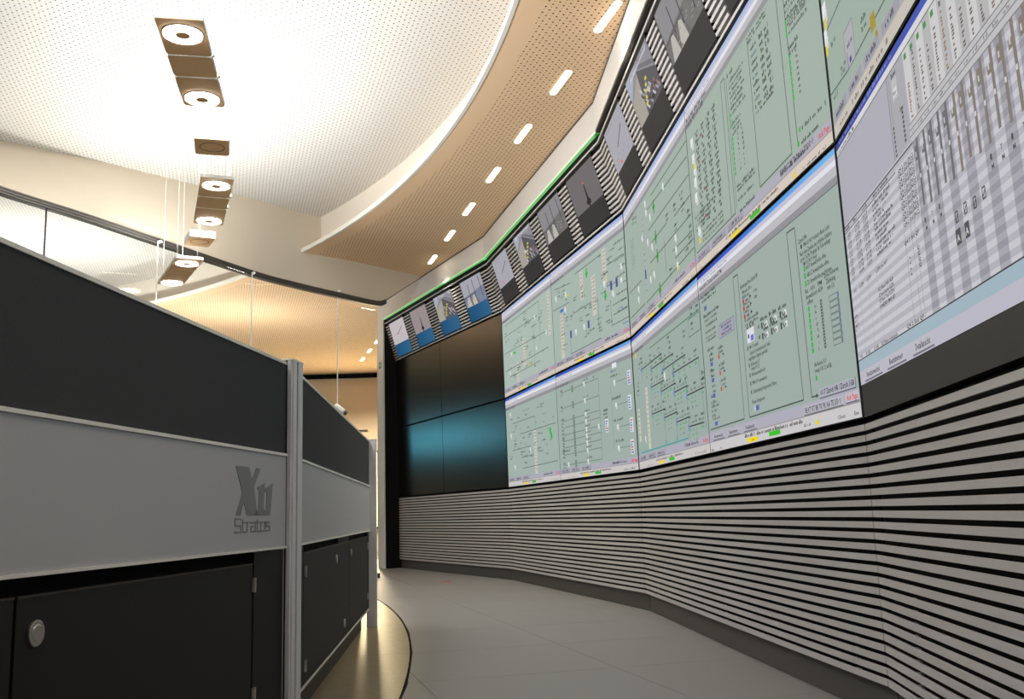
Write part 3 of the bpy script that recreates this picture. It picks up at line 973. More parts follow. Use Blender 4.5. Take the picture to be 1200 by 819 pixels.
# middle frame
cv.text('Bestimmungen Kurve Zentrum PM', 2.778, 0.758, 3.04, 0.020, (36, 40, 42))
cv.dash(2.80, 0.728, 2.945, 0.018, SOFT)
for k, z in enumerate((0.705, 0.668, 0.628)):
    cv.dash(2.80, z, 2.90, 0.016, SOFT); cv.rect(2.797, z - 0.026, 2.82, z - 0.002, (196, 60, 50), 5); cv.dash(2.84, z - 0.022, 2.90, 0.016, INK)
    cv.poly([(2.905, z - 0.02), (2.93, z - 0.012), (2.905, z)], INK, 5)
cv.dash(2.97, 0.70, 3.02, 0.016, SOFT); cv.dash(2.97, 0.668, 3.01, 0.014, SOFT)
for z in (0.586, 0.566): cv.dash(2.80, z, 3.01, 0.016, SOFT)
cv.rect(2.815, 0.478, 2.925, 0.545, (232, 232, 242), 3); cv.rect(2.87, 0.482, 2.915, 0.51, (110, 120, 210), 4); cv.rect(2.83, 0.50, 2.85, 0.52, (60, 60, 60), 4); cv.dash(2.82, 0.548, 2.93, 0.02, INK)
for r_ in range(2):
    for k in range(3):
        x, z = 3.035 + 0.125 * k, 0.52 - 0.05 * r_
        cv.dash(x - 0.01, z + 0.026, x + 0.09, 0.020, INK); cv.rect(x, z - 0.012, x + 0.018, z + 0.018, (58, 64, 62), 5); cv.line(x + 0.025, z + 0.012, x + 0.05, z - 0.01, INK, 0.006); cv.rect(x + 0.055, z - 0.012, x + 0.085, z + 0.014, (232, 236, 236), 4); cv.rect(x + 0.06, z - 0.008, x + 0.07, z + 0.006, INK, 5)
    cv.dash(2.985, 0.52 - 0.05 * r_, 3.01, 0.018, INK)
for txt, z, x in (('PM 0117 auswahl', 0.446, 2.97), ('Zustand der Sechsermarke ändert (1. Reihe)', 0.418, 3.133), ('ungültigen Signale gesetzt', 0.393, 3.09), ('Alle Bereiche 0117', 0.363, 2.972), ('(wenig 0118, 12)', 0.342, 2.96),
                  ('Notauswahlort', 0.314, 3.039), ('PM 0119 auswahlort', 0.274, 3.054), ('Zusammenzug (Gruppensiche) Fahren', 0.232, 3.171)):
    cv.text(txt, 2.84 if 'ung' not in txt else 2.812, z, x, 0.018, (44, 52, 50))
    if z in (0.446, 0.363, 0.314, 0.274, 0.232): cv.rect(2.808, z - 0.002, 2.820, z + 0.018, (50, 56, 54), 5)
cv.text('Neues Gruppenort', 2.812, 0.184, 3.0, 0.018, (44, 52, 50)); cv.rect(2.86, 0.146, 2.905, 0.170, (92, 104, 190), 5); cv.rect(2.825, 0.146, 2.86, 0.170, (196, 204, 204), 4)
# right frame
cv.text('Zustand PM', 3.578, 0.762, 3.665, 0.018); cv.rect(3.597, 0.735, 3.612, 0.753, INK, 5); cv.text('PM 0/1/18/19 zuletzt offenes Licht', 3.63, 0.735, 3.897, 0.018, (44, 52, 50))
cv.text("Nach dem Zuteilen des örtlichen Schalters", 3.582, 0.706, 3.913, 0.019, (34, 38, 38)); cv.text("ist der Teil für 'Program' für Teile verlangt", 3.582, 0.682, 3.893, 0.019, (34, 38, 38))
cv.text('PM 0/1/18/19 (und)', 3.605, 0.660, 3.753, 0.017, (44, 52, 50))
for k, (z, s) in enumerate(((0.638, 'NOT Anwahlreihe offen'), (0.607, 'ABS Z Anwahlreihe offen'), (0.576, 'Z1 Anwahlreihe geschlossen'))):
    cv.rect(3.605, z - 0.002, 3.622, z + 0.022, LED, 5); cv.text(s, 3.632, z, 3.84 + 0.02 * k, 0.018, (44, 52, 50))
for x, z, s, w in ((3.60, 0.545, 'Rä - 001', 0.10), (3.60, 0.520, 'Anwahlort', 0.12), (3.61, 0.497, 'offen', 0.06), (3.735, 0.545, 'PM', 0.04), (3.73, 0.520, 'ALW', 0.05), (3.80, 0.560, 'Ziele höheren', 0.14), (3.815, 0.535, 'Zählung', 0.09), (3.82, 0.510, 'mm (1)', 0.07)):
    cv.text(s, x, z, x + w, 0.018, (44, 52, 50))
for k in range(8):
    z = 0.470 - 0.0245 * k
    cv.rect(3.612, z - 0.002, 3.630, z + 0.018, LED, 5); cv.dash(3.68, z, 3.695, 0.014, SOFT)
    cv.frame(3.742, z, 3.756, z + 0.016, (40, 46, 44), 0.005, 5)
    cv.frame(3.83, z - 0.008, 3.918, z + 0.012, (104, 116, 110), 0.003, 5); cv.rect(3.905, z - 0.008, 3.918, z + 0.012, (112, 122, 160), 5)
cv.text('Alle Bereiche 0117', 3.62, 0.240, 3.745, 0.017, (44, 52, 50)); cv.text('(wenig 0118, 12, wSGB)', 3.62, 0.216, 3.79, 0.017, (44, 52, 50)); cv.rect(3.622, 0.184, 3.638, 0.204, LED, 5)
cv.rect(3.645, 0.110, 3.985, 0.148, (186, 185, 198), 3); cv.line(3.645, 0.110, 3.985, 0.110, (116, 116, 124), 0.006, 4); cv.line(3.985, 0.110, 3.985, 0.148, (116, 116, 124), 0.006, 4)
cv.text('0117 Zürich HB / Zürich SGB', 3.655, 0.121, 3.975, 0.021, (36, 38, 40))
cv.rect(3.465, 0.060, 3.86, 0.096, (196, 195, 206), 3); cv.line(3.465, 0.060, 3.86, 0.060, (116, 116, 124), 0.006, 4)
cv.text('BE KT KT BB TK PK AA TE DD U', 3.478, 0.068, 3.845, 0.022, (34, 36, 40))
cv.rect(3.885, 0.062, 4.0, 0.100, (200, 198, 208), 3); cv.line(3.885, 0.062, 4.0, 0.062, (116, 116, 124), 0.006, 4); cv.text('Ack Page', 3.897, 0.071, 3.992, 0.022, RED)
for x0, x1, s in ((2.085, 2.31, 'Benutzerwechsel'), (2.37, 2.575, 'Bestimmer'), (2.645, 2.845, 'Detailansicht')):
    cv.rect(x0, 0.062, x1, 0.098, (188, 186, 200), 3); cv.line(x0, 0.062, x1, 0.062, (116, 116, 124), 0.006, 4); cv.text(s, x0 + 0.03, 0.072, x1 - 0.03, 0.019, (40, 42, 46))
cv.dash(2.65, 0.032, 3.44, 0.018, (48, 46, 44)); cv.rect(2.69, 0.006, 2.85, 0.027, (255, 230, 10), 4); cv.dash(2.75, 0.011, 2.79, 0.012, (90, 80, 20)); cv.rect(3.01, 0.010, 3.162, 0.031, (58, 206, 40), 4)
cv.rect(3.575, 0.012, 3.61, 0.028, (250, 220, 40), 4); cv.rect(3.612, 0.036, 3.62, 0.044, (250, 220, 40), 4); cv.dash(3.44, 0.014, 3.52, 0.014, (120, 118, 116)); cv.text('Client', 3.80, 0.012, 3.87, 0.014, (90, 90, 92)); cv.text('Ene', 3.95, 0.012, 3.99, 0.014, (90, 90, 92))
cv.text('Name', 2.04, 0.004, 2.09, 0.016, (40, 40, 42)); cv.dash(2.2, 0.008, 2.25, 0.012, (130, 128, 126))
display(2, 1, 0, 'green display with three framed text columns and red button print, lower row', cv)

# --- facet 3, upper left
cv = Canvas(*lim(3, 0, 1), (164, 182, 170))
a, b = cv.lim[0], cv.lim[2]
cv.rect(a, 1.031, b, 1.085, (208, 200, 190), 1); cv.rect(a, 1.085, b, 1.135, (176, 176, 180), 1)
for x in (0.04, 0.26, 0.48, 0.70):
    cv.rect(x, 1.09, x + 0.19, 1.128, (164, 164, 174), 2); cv.dash(x + 0.03, 1.10, x + 0.15, 0.02, (58, 58, 70))
for x in (0.10, 0.3, 0.45, 0.62): cv.dash(x, 1.05, x + 0.14, 0.018, (110, 104, 96), fill=0.7)
cv.line(0.0, 1.21, 0.30, 1.18, (84, 94, 88)); cv.line(0.30, 1.18, 1.0, 1.18, (84, 94, 88)); cv.line(0.0, 1.45, 0.6, 1.45, (84, 94, 88)); cv.line(0.30, 1.18, 0.30, 1.24, (84, 94, 88))
cv.rect(0.275, 1.18, 0.40, 1.32, (180, 180, 186), 2); cv.frame(0.275, 1.18, 0.40, 1.32, (140, 142, 148), 0.005); cv.dash(0.31, 1.25, 0.38, 0.02, (60, 60, 80)); cv.rect(0.325, 1.19, 0.35, 1.21, (70, 70, 150), 4)
for x, z in ((0.05, 1.53), (0.03, 1.43)): cv.icon(x, z, 0.05); cv.rect(x - .01, z - .07, x + .02, z - .03, (236, 216, 60), 5)
cv.rect(0.60, 1.155, 0.655, 1.21, (176, 150, 40), 4); cv.rect(0.64, 1.12, 0.665, 1.14, (176, 150, 40), 4)
for x, z in ((0.2, 1.22), (0.2, 1.20), (0.5, 1.24), (0.5, 1.21), (0.06, 1.17), (0.1, 1.36), (0.3, 1.52), (0.15, 1.6), (0.6, 1.32), (0.8, 1.4), (0.9, 1.25)): cv.dash(x, z, x + 0.07, 0.02, SOFT)
cv.line(0.45, 1.45, 0.45, 1.95, (84, 94, 88)); cv.line(0.9, 1.2, 0.9, 1.8, (84, 94, 88))
for k in range(8): cv.dash(0.1 + 0.2 * k, 1.7, 0.25 + 0.2 * k, 0.02, SOFT)
cv.rect(a, 1.94, b, 2.04, (200, 198, 206), 1)
display(3, 0, 1, 'green display with a purple box and olive markers, top right', cv)
# --- facet 3, upper right
cv = Canvas(*lim(3, 1, 1), (164, 182, 170))
window_bars(cv, cv.lim[0], cv.lim[2], B, warm=True)
schematic(cv, 2.1, 1.2, 3.9, 1.85, 24)
display(3, 1, 1, 'nearest green display of the upper row, beyond the right edge of the photograph', cv)
# --- facet 3, lower left: striped table
cv = Canvas(*lim(3, 0, 0, 0.110), (204, 202, 210))
a, b = cv.lim[0], cv.lim[2]
def table(cv, a, b):
    cv.grad(a, 0.988, b, 1.019, [(44, 60, 150), (58, 84, 190), (96, 122, 206)])
    cv.dash(a + 0.05, 0.997, a + 0.75, 0.014, (150, 160, 220)); cv.rect(a, 0.962, b, 0.988, (224, 224, 226), 1); cv.line(a, 0.962, b, 0.962, (96, 96, 100), 0.004)
    cv.dash(a + 0.02, 0.968, a + 0.3, 0.014, (60, 60, 64))
cv.rect(a, 0.70, b, 0.962, (182, 180, 192), 1)
table(cv, a, b)
cv.rect(0.69, 0.70, 0.85, 0.962, (176, 176, 182), 2); cv.line(0.69, 0.70, 0.69, 0.962, (120, 120, 126), 0.004); cv.line(0.71, 0.70, 0.71, 0.962, (140, 140, 146), 0.003)
cv.rect(0.735, 0.865, 0.785, 0.93, (196, 196, 200), 3); cv.rect(0.74, 0.875, 0.78, 0.90, (226, 226, 228), 4); cv.text('Filter', 0.742, 0.88, 0.776, 0.013, (70, 70, 74), 5)
cv.dash(0.74, 0.935, 0.79, 0.016, (70, 70, 74)); cv.dash(0.79, 0.81, 0.82, 0.016, (100, 100, 104))
for k in range(8): cv.rect(0.80, 0.715 + 0.014 * k, 0.815, 0.724 + 0.014 * k, (80, 80, 84), 4)
for k in range(7): cv.rect(0.705, 0.705 + 0.014 * k, 0.718, 0.713 + 0.014 * k, (90, 90, 94), 4)
# columns of turned print above the header
for k in range(24):
    x = 0.862 + 0.0602 * k / 1.0
    cv.rect(x, 0.745, x + 0.0602, 0.962, (214, 213, 214) if k % 2 == 0 else (190, 189, 191), 2)
    h = random.uniform(0.10, 0.18)
    z = 0.755
    while z < 0.755 + h:
        cv.rect(x + 0.018, z, x + 0.018 + random.choice((0.010, 0.016)), z + 0.006, (110, 104, 100) if k % 5 else (150, 120, 96), 4); z += random.choice((0.009, 0.009, 0.016))
    if k < 5: cv.rect(x + 0.012, 0.93, x + 0.034, 0.947, (70, 150, 70), 5)
    else: cv.rect(x + 0.016, 0.925, x + 0.03, 0.94, (110, 110, 112), 5)
cv.rect(0.85, 0.69, b, 0.745, (200, 199, 202), 3)
for z in (0.745, 0.728, 0.71, 0.690): cv.line(0.85, z, b, z, (120, 118, 120), 0.003, 4)
for k in range(20): cv.dash(0.87 + 0.0602 * k, 0.714, 0.905 + 0.0602 * k, 0.010, (130, 128, 128), 5)
# striped table: rows on the left, columns on the right
cv.rect(a, 0.197, b, 0.690, (206, 205, 212), 2)
z, k = 0.690, 0
while z > 0.20:
    cv.rect(a, z - 0.0165, b, z, (210, 209, 216) if k % 2 else (188, 187, 197), 3)
    z -= 0.0165; k += 1
for k in range(20):
    x = 0.862 + 0.0602 * k
    if k % 2 == 0:
        z, j = 0.690, 0
        while z > 0.20:
            cv.rect(x, max(0.197, z - 0.0165), x + 0.0602, z, (176, 175, 184) if j % 2 else (158, 157, 167), 4)
            z -= 0.0165; j += 1
    br = (112, 112, 116) if k < 5 else (136, 128, 120)
    if k < 18:
        zb = 0.484 + (0.012 if k % 3 == 0 else 0)
        cv.rect(x + 0.030, zb, x + 0.046, 0.688, br, 5)
        cv.rect(x + 0.010, 0.63, x + 0.030, 0.672 - 0.02 * (k % 2), br, 5)
        cv.rect(x + 0.032, 0.575, x + 0.042, 0.587, (220, 218, 216), 6)
        cv.rect(x + 0.016, 0.640, x + 0.024, 0.655, (206, 204, 204), 6)
        if k in (0, 1, 2, 8, 9, 10, 11, 12):
            cv.text('T' if k % 2 else 'I', x + 0.026, 0.448, x + 0.036, 0.014, (80, 80, 84), 6); cv.text('M', x + 0.028, 0.425, x + 0.042, 0.013, (80, 80, 84), 6)
cv.line(a, 0.690, 0.86, 0.690, (70, 70, 74), 0.005, 5); cv.line(a, 0.668, 0.68, 0.668, (90, 90, 94), 0.004, 5)
for x0, x1 in ((0.03, 0.09), (0.15, 0.20), (0.28, 0.34), (0.42, 0.60)): cv.dash(x0, 0.673, x1, 0.012, (50, 50, 54), 6)
for r_ in range(11):
    z = 0.648 - 0.0165 * r_
    for x0, x1 in ((0.05, 0.095), (0.16, 0.225), (0.272, 0.335)): cv.text(random.choice(('0117', '1018', '1220', '0118')), x0, z, x1, 0.0125, (44, 44, 48), 6)
    cv.dash(0.40, z, 0.62 - 0.03 * (r_ % 4), 0.0125, (44, 44, 48), 6)
    cv.text('Q4 2 Std (NC)', 0.705, z + 0.006, 0.855, 0.0125, (40, 40, 44), 6)
for x0, x1, s in ((0.06, 0.09, '01'), (0.14, 0.20, 'Q ZDR'), (0.24, 0.30, 'Q ZDW'), (0.36, 0.50, 'Q ZDR Linie 34/17')): cv.text(s, x0, 0.437, x1, 0.0125, (44, 44, 48), 6)
cv.text('Q4 2 Std QF', 0.69, 0.437, 0.83, 0.0125, (40, 40, 44), 6)
for k, s in enumerate(('022 Basel RK ALB', '023 Basel Neurhin PLZDN', '023 Basel Tracé PLZDN', '100 MZSRD SMAR AEF')): cv.text(s, 0.365, 0.372 - 0.0185 * k, 0.54, 0.0125, (44, 44, 48), 6)
for k in range(4): cv.dash(0.03, 0.35 - 0.0165 * k, 0.075, 0.0125, (44, 44, 48), 6); cv.text('Q', 0.80, 0.395 - 0.0165 * k, 0.82, 0.0125, (40, 40, 44), 6); cv.rect(0.72, 0.39 - 0.0165 * k, 0.728, 0.396 - 0.0165 * k, (60, 60, 64), 6)
for x0, x1, s in ((0.05, 0.08, '014'), (0.13, 0.19, 'Q 1082'), (0.235, 0.30, 'Q 1082'), (0.33, 0.52, '1022 Bülach Verkettpult')): cv.text(s, x0, 0.2005, x1, 0.012, (40, 40, 44), 6)
cv.text('Q4 2 Std QF', 0.62, 0.202, 0.79, 0.012, (40, 40, 44), 6)
for x in (0.135, 0.255, 0.37): cv.line(x, 0.197, x, 0.46, (176, 175, 184), 0.003, 5)
for x in (0.70, 0.765, 0.80): cv.line(x, 0.197, x, 0.65, (150, 149, 158), 0.003, 5)
cv.rect(1.103, 0.322, 1.138, 0.362, (84, 84, 88), 6); cv.rect(1.167, 0.322, 1.198, 0.362, (84, 84, 88), 6); cv.text('A', 1.110, 0.330, 1.130, 0.018, (220, 220, 222), 7); cv.text('A', 1.172, 0.330, 1.192, 0.018, (220, 220, 222), 7)
for x, z in ((1.115, 0.383), (1.178, 0.386), (1.240, 0.380), (1.30, 0.384)):
    cv.frame(x, z - 0.004, x + 0.018, z + 0.022, (70, 70, 74), 0.004, 6); cv.line(x, z, x + 0.018, z + 0.016, (70, 70, 74), 0.004, 6)
cv.rect(a, 0.158, b, 0.196, (168, 190, 202), 3); cv.line(a, 0.197, b, 0.197, (64, 66, 70), 0.004, 5); cv.rect(a, 0.110, b, 0.158, (196, 194, 208), 3)
for x0, x1, s in ((0.08, 0.31, 'Benutzerwechsel'), (0.37, 0.58, 'Bestimmer'), (0.65, 0.845, 'Detailansicht')):
    cv.rect(x0, 0.116, x1, 0.152, (198, 196, 206), 4); cv.line(x0, 0.116, x1, 0.116, (122, 120, 130), 0.006, 5); cv.text(s, x0 + 0.03, 0.127, x1 - 0.03, 0.019, (60, 60, 66), 6)
display(3, 0, 0, 'large display with a grey striped table and brown bars, far right', cv, strip=0.108)
# --- facet 3, lower right
cv = Canvas(*lim(3, 1, 0, 0.110), (186, 184, 194))
table(cv, cv.lim[0], cv.lim[2])
for k in range(30):
    x = cv.lim[0] + 0.066 * k
    cv.rect(x, 0.197, x + 0.033, 0.745, (166, 164, 174), 2)
cv.rect(cv.lim[0], 0.11, cv.lim[2], 0.196, (168, 190, 202), 3)
display(3, 1, 0, 'nearest striped table display of the lower row, beyond the right edge of the photograph', cv, strip=0.108)

run_fonts()
for cv, t in PICTURES:
    cv.mesh('screen_image', t)

# ------------------------------------------------------------------ the slatted fascia above, leaning into the room, with its monitors
b_o = O_FASCIA - 0.002 - 2.04 * TILT
b_z = Z_FASCIA - (Z_SCREEN + 2.04)
LEAN = math.atan2(b_o, b_z)
FL = math.hypot(b_o, b_z)
o_at = lambda w: 2.04 * TILT + w * math.sin(LEAN)
FLAB = ['slatted fascia with blue based monitors at the far left, above the dark displays',
        'slatted fascia second from the left, leaning out over the track diagram displays',
        'slatted fascia third from the left, leaning out over the text page displays',
        'slatted fascia nearest the camera, passing out of the top of the photograph']
MON_U = [[(0.34, 0.96), (1.26, 1.88), (2.20, 2.81), (3.13, 3.76)],
         [(0.27, 0.89), (1.24, 1.855), (2.15, 2.80), (3.06, 3.72)],
         [(0.26, 0.89), (1.17, 1.83), (2.10, 2.78), (3.03, 3.70)],
         []]
W0, W1, WM = 0.058, 0.578, 0.245
ROWS = [0.062 + 0.0405 * k for k in range(13)]
KINDS = ['document', 'tower', 'yard', 'harbour'], ['document', 'yard', 'harbour', 'tower'], ['document', 'yard', 'harbour', 'tower']
MLAB = {'document': 'a pale lined page', 'tower': 'a slender dark tower', 'yard': 'a railway yard', 'harbour': 'masts and white gables'}
PLACE = ['in the fascia above the dark displays', 'in the fascia above the track diagram displays', 'in the fascia above the text page displays']

def monitor_image(i, kind, x0, x1, t):
    cv = Canvas(x0, W0, x1, W1, (38, 37, 37))
    w, h = x1 - x0, W1 - WM
    X = lambda s: x0 + w * s
    Z = lambda s: WM + h * s
    low = (38, 92, 134) if i == 0 else (52, 51, 51)
    cv.rect(x0, W0, x1, WM, low, 1)
    if i == 0: cv.grad(x0, W0, x1, WM, [(30, 84, 124), (52, 104, 146)], 1)
    if kind == 'document':
        cv.rect(x0, WM, x1, W1, (206, 196, 200) if i == 0 else (178, 176, 186), 1)
        cv.line(X(.38), Z(.40), X(.80), Z(.66), (90, 84, 104), 0.011)
        for k in range(7): cv.dash(X(.12 + .1 * k), Z(.12 + .07 * (k % 3)), X(.18 + .1 * k), 0.012, (150, 140, 150))
        if i: cv.rect(X(.30), Z(.06), X(.37), Z(.11), (232, 96, 80), 4); cv.rect(X(.16), Z(.2), X(.22), Z(.23), (232, 120, 100), 4); cv.dash(X(.1), Z(.90), X(.5), 0.012, (140, 136, 156))
        else: cv.dash(X(.2), Z(.42), X(.4), 0.012, (200, 120, 120))
    elif kind == 'tower':
        cv.rect(x0, WM, x1, W1, (160, 148, 148) if i == 0 else (116, 112, 114), 1)
        tx = 0.52
        cv.poly([(X(tx - .06), Z(.06)), (X(tx + .06), Z(.06)), (X(tx + .08), Z(.14)), (X(tx + .025), Z(.22)), (X(tx - .025), Z(.22)), (X(tx - .08), Z(.14))], (38, 36, 40), 3)
        cv.poly([(X(tx - .028), Z(.2)), (X(tx + .028), Z(.2)), (X(tx + .010), Z(.62)), (X(tx - .010), Z(.62))], (40, 38, 42), 3)
        cv.rect(X(tx - .02), Z(0), X(tx + .02), Z(.08), (38, 36, 40), 3)
        if i: cv.rect(X(tx - .02), Z(.60), X(tx + .02), Z(.66), (230, 120, 90), 4)
    elif kind == 'yard':
        cv.rect(x0, WM, x1, W1, (150, 148, 156), 1)
        cv.poly([(X(0), Z(.55)), (X(.42), Z(.98)), (X(.36), Z(1)), (X(0), Z(1))], (176, 182, 200), 2)
        cv.poly([(X(0), Z(0)), (X(.36), Z(0)), (X(.42), Z(.80)), (X(.30), Z(.70)), (X(0), Z(.50))], (176, 168, 158), 2)
        cv.poly([(X(.36), Z(0)), (X(1), Z(0)), (X(1), Z(.45)), (X(.44), Z(.86))], (92, 90, 96), 2)
        cv.poly([(X(.42), Z(.90)), (X(1), Z(.50)), (X(1), Z(.60)), (X(.46), Z(.95))], (120, 118, 124), 3)
        for k in range(26):
            px, pz = random.uniform(.36, .98), random.uniform(.02, .55)
            px = max(px, .38); pz *= (1.25 - px) 
            cv.poly([(X(px), Z(pz)), (X(px + .04), Z(pz + .02)), (X(px - .02), Z(pz + .12)), (X(px - .05), Z(pz + .10))], random.choice(((206, 206, 214), (60, 58, 62), (170, 168, 176), (126, 130, 140))), 4)
        for k in range(5): cv.rect(X(.40 + .05 * k), Z(.14 + .09 * k), X(.47 + .05 * k), Z(.20 + .09 * k), (222, 208, 70), 5)
        for k in range(22): cv.rect(X(random.uniform(.1, .95)), Z(random.uniform(.86, .95)), X(random.uniform(.1, .95)), Z(.975), random.choice(((190, 188, 200), (110, 108, 114), (212, 214, 224))), 4)
        for k in range(3): cv.rect(X(.76 + .06 * k), Z(.16 + .1 * (k % 2)), X(.80 + .06 * k), Z(.24 + .1 * (k % 2)), (170, 110, 100), 5)
    else:
        sky = (176, 174, 186) if i == 0 else (146, 145, 148)
        cv.rect(x0, WM, x1, W1, sky, 1)
        cv.poly([(X(0), Z(0)), (X(1), Z(0)), (X(1), Z(.56)), (X(.55), Z(.48)), (X(0), Z(.40))], (128, 136, 160) if i == 0 else (120, 118, 116), 2)
        for k in range(14): cv.dash(X(.3 + .05 * k), Z(.12 + .06 * (k % 4)), X(.36 + .05 * k), 0.014, (170, 170, 176), 3)
        for s in (0.14, 0.40):
            cv.poly([(X(s - .08), Z(0)), (X(s + .16), Z(0)), (X(s + .12), Z(.34)), (X(s + .04), Z(.40))], (196, 192, 184), 3)
            cv.poly([(X(s + .16), Z(0)), (X(s + .24), Z(.02)), (X(s + .14), Z(.34)), (X(s + .12), Z(.34))], (110, 106, 104), 3)
        for s, a_, b_ in ((.32, .28, .82), (.56, .22, .92), (.86, .16, .95)):
            cv.line(X(s), Z(a_), X(s), Z(b_), (70, 68, 80), 0.014, 4)
        cv.line(X(.02), Z(.36), X(.62), Z(.42), (92, 90, 100), 0.012, 4)
    return cv.mesh('screen_image', t, 0.0)

def where_mon(i, m):
    return ['first', 'second', 'third', 'fourth'][m]

for i in range(NF):
    loc = fpt(i, 0, 2.04 * TILT, Z_TOP)
    t = thing('slatted_fascia', FLAB[i], 'cladding', loc, (LEAN, 0, FANG[i]), 'slatted fascias over the displays')
    # ends follow the fold, so both slats and backing are cut on the mitre
    def ends(w):
        o = o_at(w)
        return ((0.172 if i == 0 else mitre(i - 1, o)) + 0.003, FW[i] - mitre(i, o) - 0.003)
    mb = MB()
    (l0, r0), (l1, r1) = ends(0.0), ends(FL)
    mb.hull([(l0, 0.030, 0.002), (r0, 0.030, 0.002), (r0, 0.055, 0.002), (l0, 0.055, 0.002), (l1, 0.030, FL - 0.002), (r1, 0.030, FL - 0.002), (r1, 0.055, FL - 0.002), (l1, 0.055, FL - 0.002)])
    mb.build('backing', M['black'], t)
    for w in (0.026, 0.616):
        l, r = ends(w)
        qbox('slat', (l, 0.0, w), (r, 0.03, w + 0.014), M['slat'], t)
    spans = MON_U[i]
    edges = [None] + [x for s in spans for x in s] + [None]
    for w in ROWS:
        l, r = ends(w)
        for k in range(0, len(edges), 2):
            x0 = l if edges[k] is None else edges[k] + 0.006
            x1 = r if edges[k + 1] is None else edges[k + 1] - 0.022
            if w + 0.02 < W1 + 0.06 and x1 - x0 > 0.02:
                qbox('slat', (x0, 0.0, w), (x1, 0.03, w + 0.0185), M['slat'], t)
    for m, (x0, x1) in enumerate(spans):
        kind = KINDS[i][m]
        lab = 'monitor showing %s, %s' % (MLAB[kind], PLACE[i])
        tm = thing('fascia_monitor', lab, 'monitor', loc, (LEAN, 0, FANG[i]), 'small monitors in the slatted fascia')
        qbox('casing', (x0 - 0.016, 0.004, W0 - 0.010), (x1 + 0.002, 0.029, W1 + 0.034), M['casing'], tm)
        monitor_image(i, kind, x0, x1, tm)

# ------------------------------------------------------------------ operator console on the left
PA = [(Vector((-0.958, 1.788)), Vector((-0.786, 3.337))), (Vector((-0.7997, 3.5731)), Vector((-1.0384, 6.8987)))]
CZ = dict(t=1.292, m=0.9686, g=0.6573, r=0.126)
BD = [((b - a).normalized()) for a, b in PA]
BANG = [math.atan2(d.y, d.x) for d in BD]

def console_bay(k, u0, u1, label):
    """local x runs along the front, -y faces the corridor, z up"""
    a = PA[k][0]
    t = thing('console_partition', label, 'console', (a.x, a.y, 0), (0, 0, BANG[k]), 'console bays along the corridor')
    qbox('upper_panel', (u0, 0.004, CZ['m'] + 0.004), (u1, 0.05, CZ['t'] - 0.010), M['fabric'], t)
    qbox('top_trim', (u0, 0.0, CZ['t'] - 0.010), (u1, 0.054, CZ['t']), M['trim'], t)
    qbox('middle_trim', (u0, -0.006, CZ['m'] - 0.005), (u1, 0.05, CZ['m'] + 0.004), M['trim'], t)
    qbox('middle_panel', (u0, 0.0, CZ['g'] + 0.004), (u1, 0.05, CZ['m'] - 0.006), M['alu_panel'], t)
    qbox('lower_trim', (u0, -0.006, CZ['g'] - 0.003), (u1, 0.05, CZ['g'] + 0.004), M['trim'], t)
    qbox('carcass', (u0, 0.03, CZ['r']), (u1, 0.40, CZ['g'] - 0.004), M['cabinet_gap'], t)
    qbox('base', (u0, 0.05, 0.0), (u1 - (0.16 if k else 0), 0.40, CZ['r'] - 0.006), M['base'], t)
    qbox('base_trim', (u0, 0.006, CZ['r'] - 0.006), (u1, 0.03, CZ['r'] + 0.003), M['trim'], t)
    return t

def panel_front(t, x0, x1, z0, z1):
    return qbox('filler_panel', (x0, 0.008, z0), (x1, 0.03, z1), M['cabinet'], t)

def door(t, x0, x1, z1, knobs, hinges, label=None):
    d = qbox('door', (x0, 0.008, CZ['r'] + 0.006), (x1, 0.028, z1), M['cabinet'], t)
    mb = MB(); mb.box((x0, 0.006, z1 - 0.003), (x1, 0.028, z1 + 0.0015)); mb.build('door_edge', M['base'], d)
    for x, z, r in knobs:
        mb = MB()
        mb.tube((x, 0.009, z), (x, 0.002, z), r, 20, 0)
        mb.tube((x, 0.002, z), (x, 0.000, z), r * 0.72, 20, 0, r * 0.6)
        mb.build('lock', M['steel'], d, bevel=0.0015)
    for x, z in hinges:
        mb = MB()
        mb.tube((x, 0.004, z - 0.022), (x, 0.004, z + 0.022), 0.006, 10)
        mb.box((x - 0.012, 0.006, z - 0.020), (x + 0.012, 0.0085, z + 0.020))
        mb.build('hinge', M['steel'], d)
    return d

t1 = console_bay(0, -2.2, 1.548, 'nearer console partition with dark grey logo lettering and one black cabinet door')
door(t1, 0.095, 1.278, 0.617, [(0.157, 0.544, 0.0255)], [(1.285, 0.552), (1.295, 0.225)])
door(t1, -1.15, 0.085, 0.617, [(-1.09, 0.544, 0.024)], [])
panel_front(t1, 1.290, 1.548, CZ['r'] + 0.006, 0.651)
panel_front(t1, -2.2, -1.16, CZ['r'] + 0.006, 0.651)
lg = MB()
def logo(pts): lg.prism([(u, z) for u, z in pts], 0.0, 0.0016, xf=Matrix(((1, 0, 0, 0), (0, 0, -1, 0), (0, 1, 0, 0), (0, 0, 0, 1))))
logo([(1.111, 0.912), (1.214, 0.913), (1.241, 0.874), (1.274, 0.912), (1.309, 0.912), (1.256, 0.852), (1.290, 0.765), (1.203, 0.765), (1.177, 0.806), (1.153, 0.765), (1.117, 0.765), (1.163, 0.834)])
logo([(1.262, 0.765), (1.272, 0.778), (1.296, 0.783), (1.298, 0.842), (1.282, 0.846), (1.290, 0.853), (1.320, 0.860), (1.350, 0.868), (1.340, 0.783), (1.345, 0.765)])
logo([(1.346, 0.765), (1.342, 0.783), (1.362, 0.783), (1.366, 0.838), (1.350, 0.840), (1.356, 0.851), (1.385, 0.858), (1.419, 0.868), (1.404, 0.783), (1.400, 0.765)])
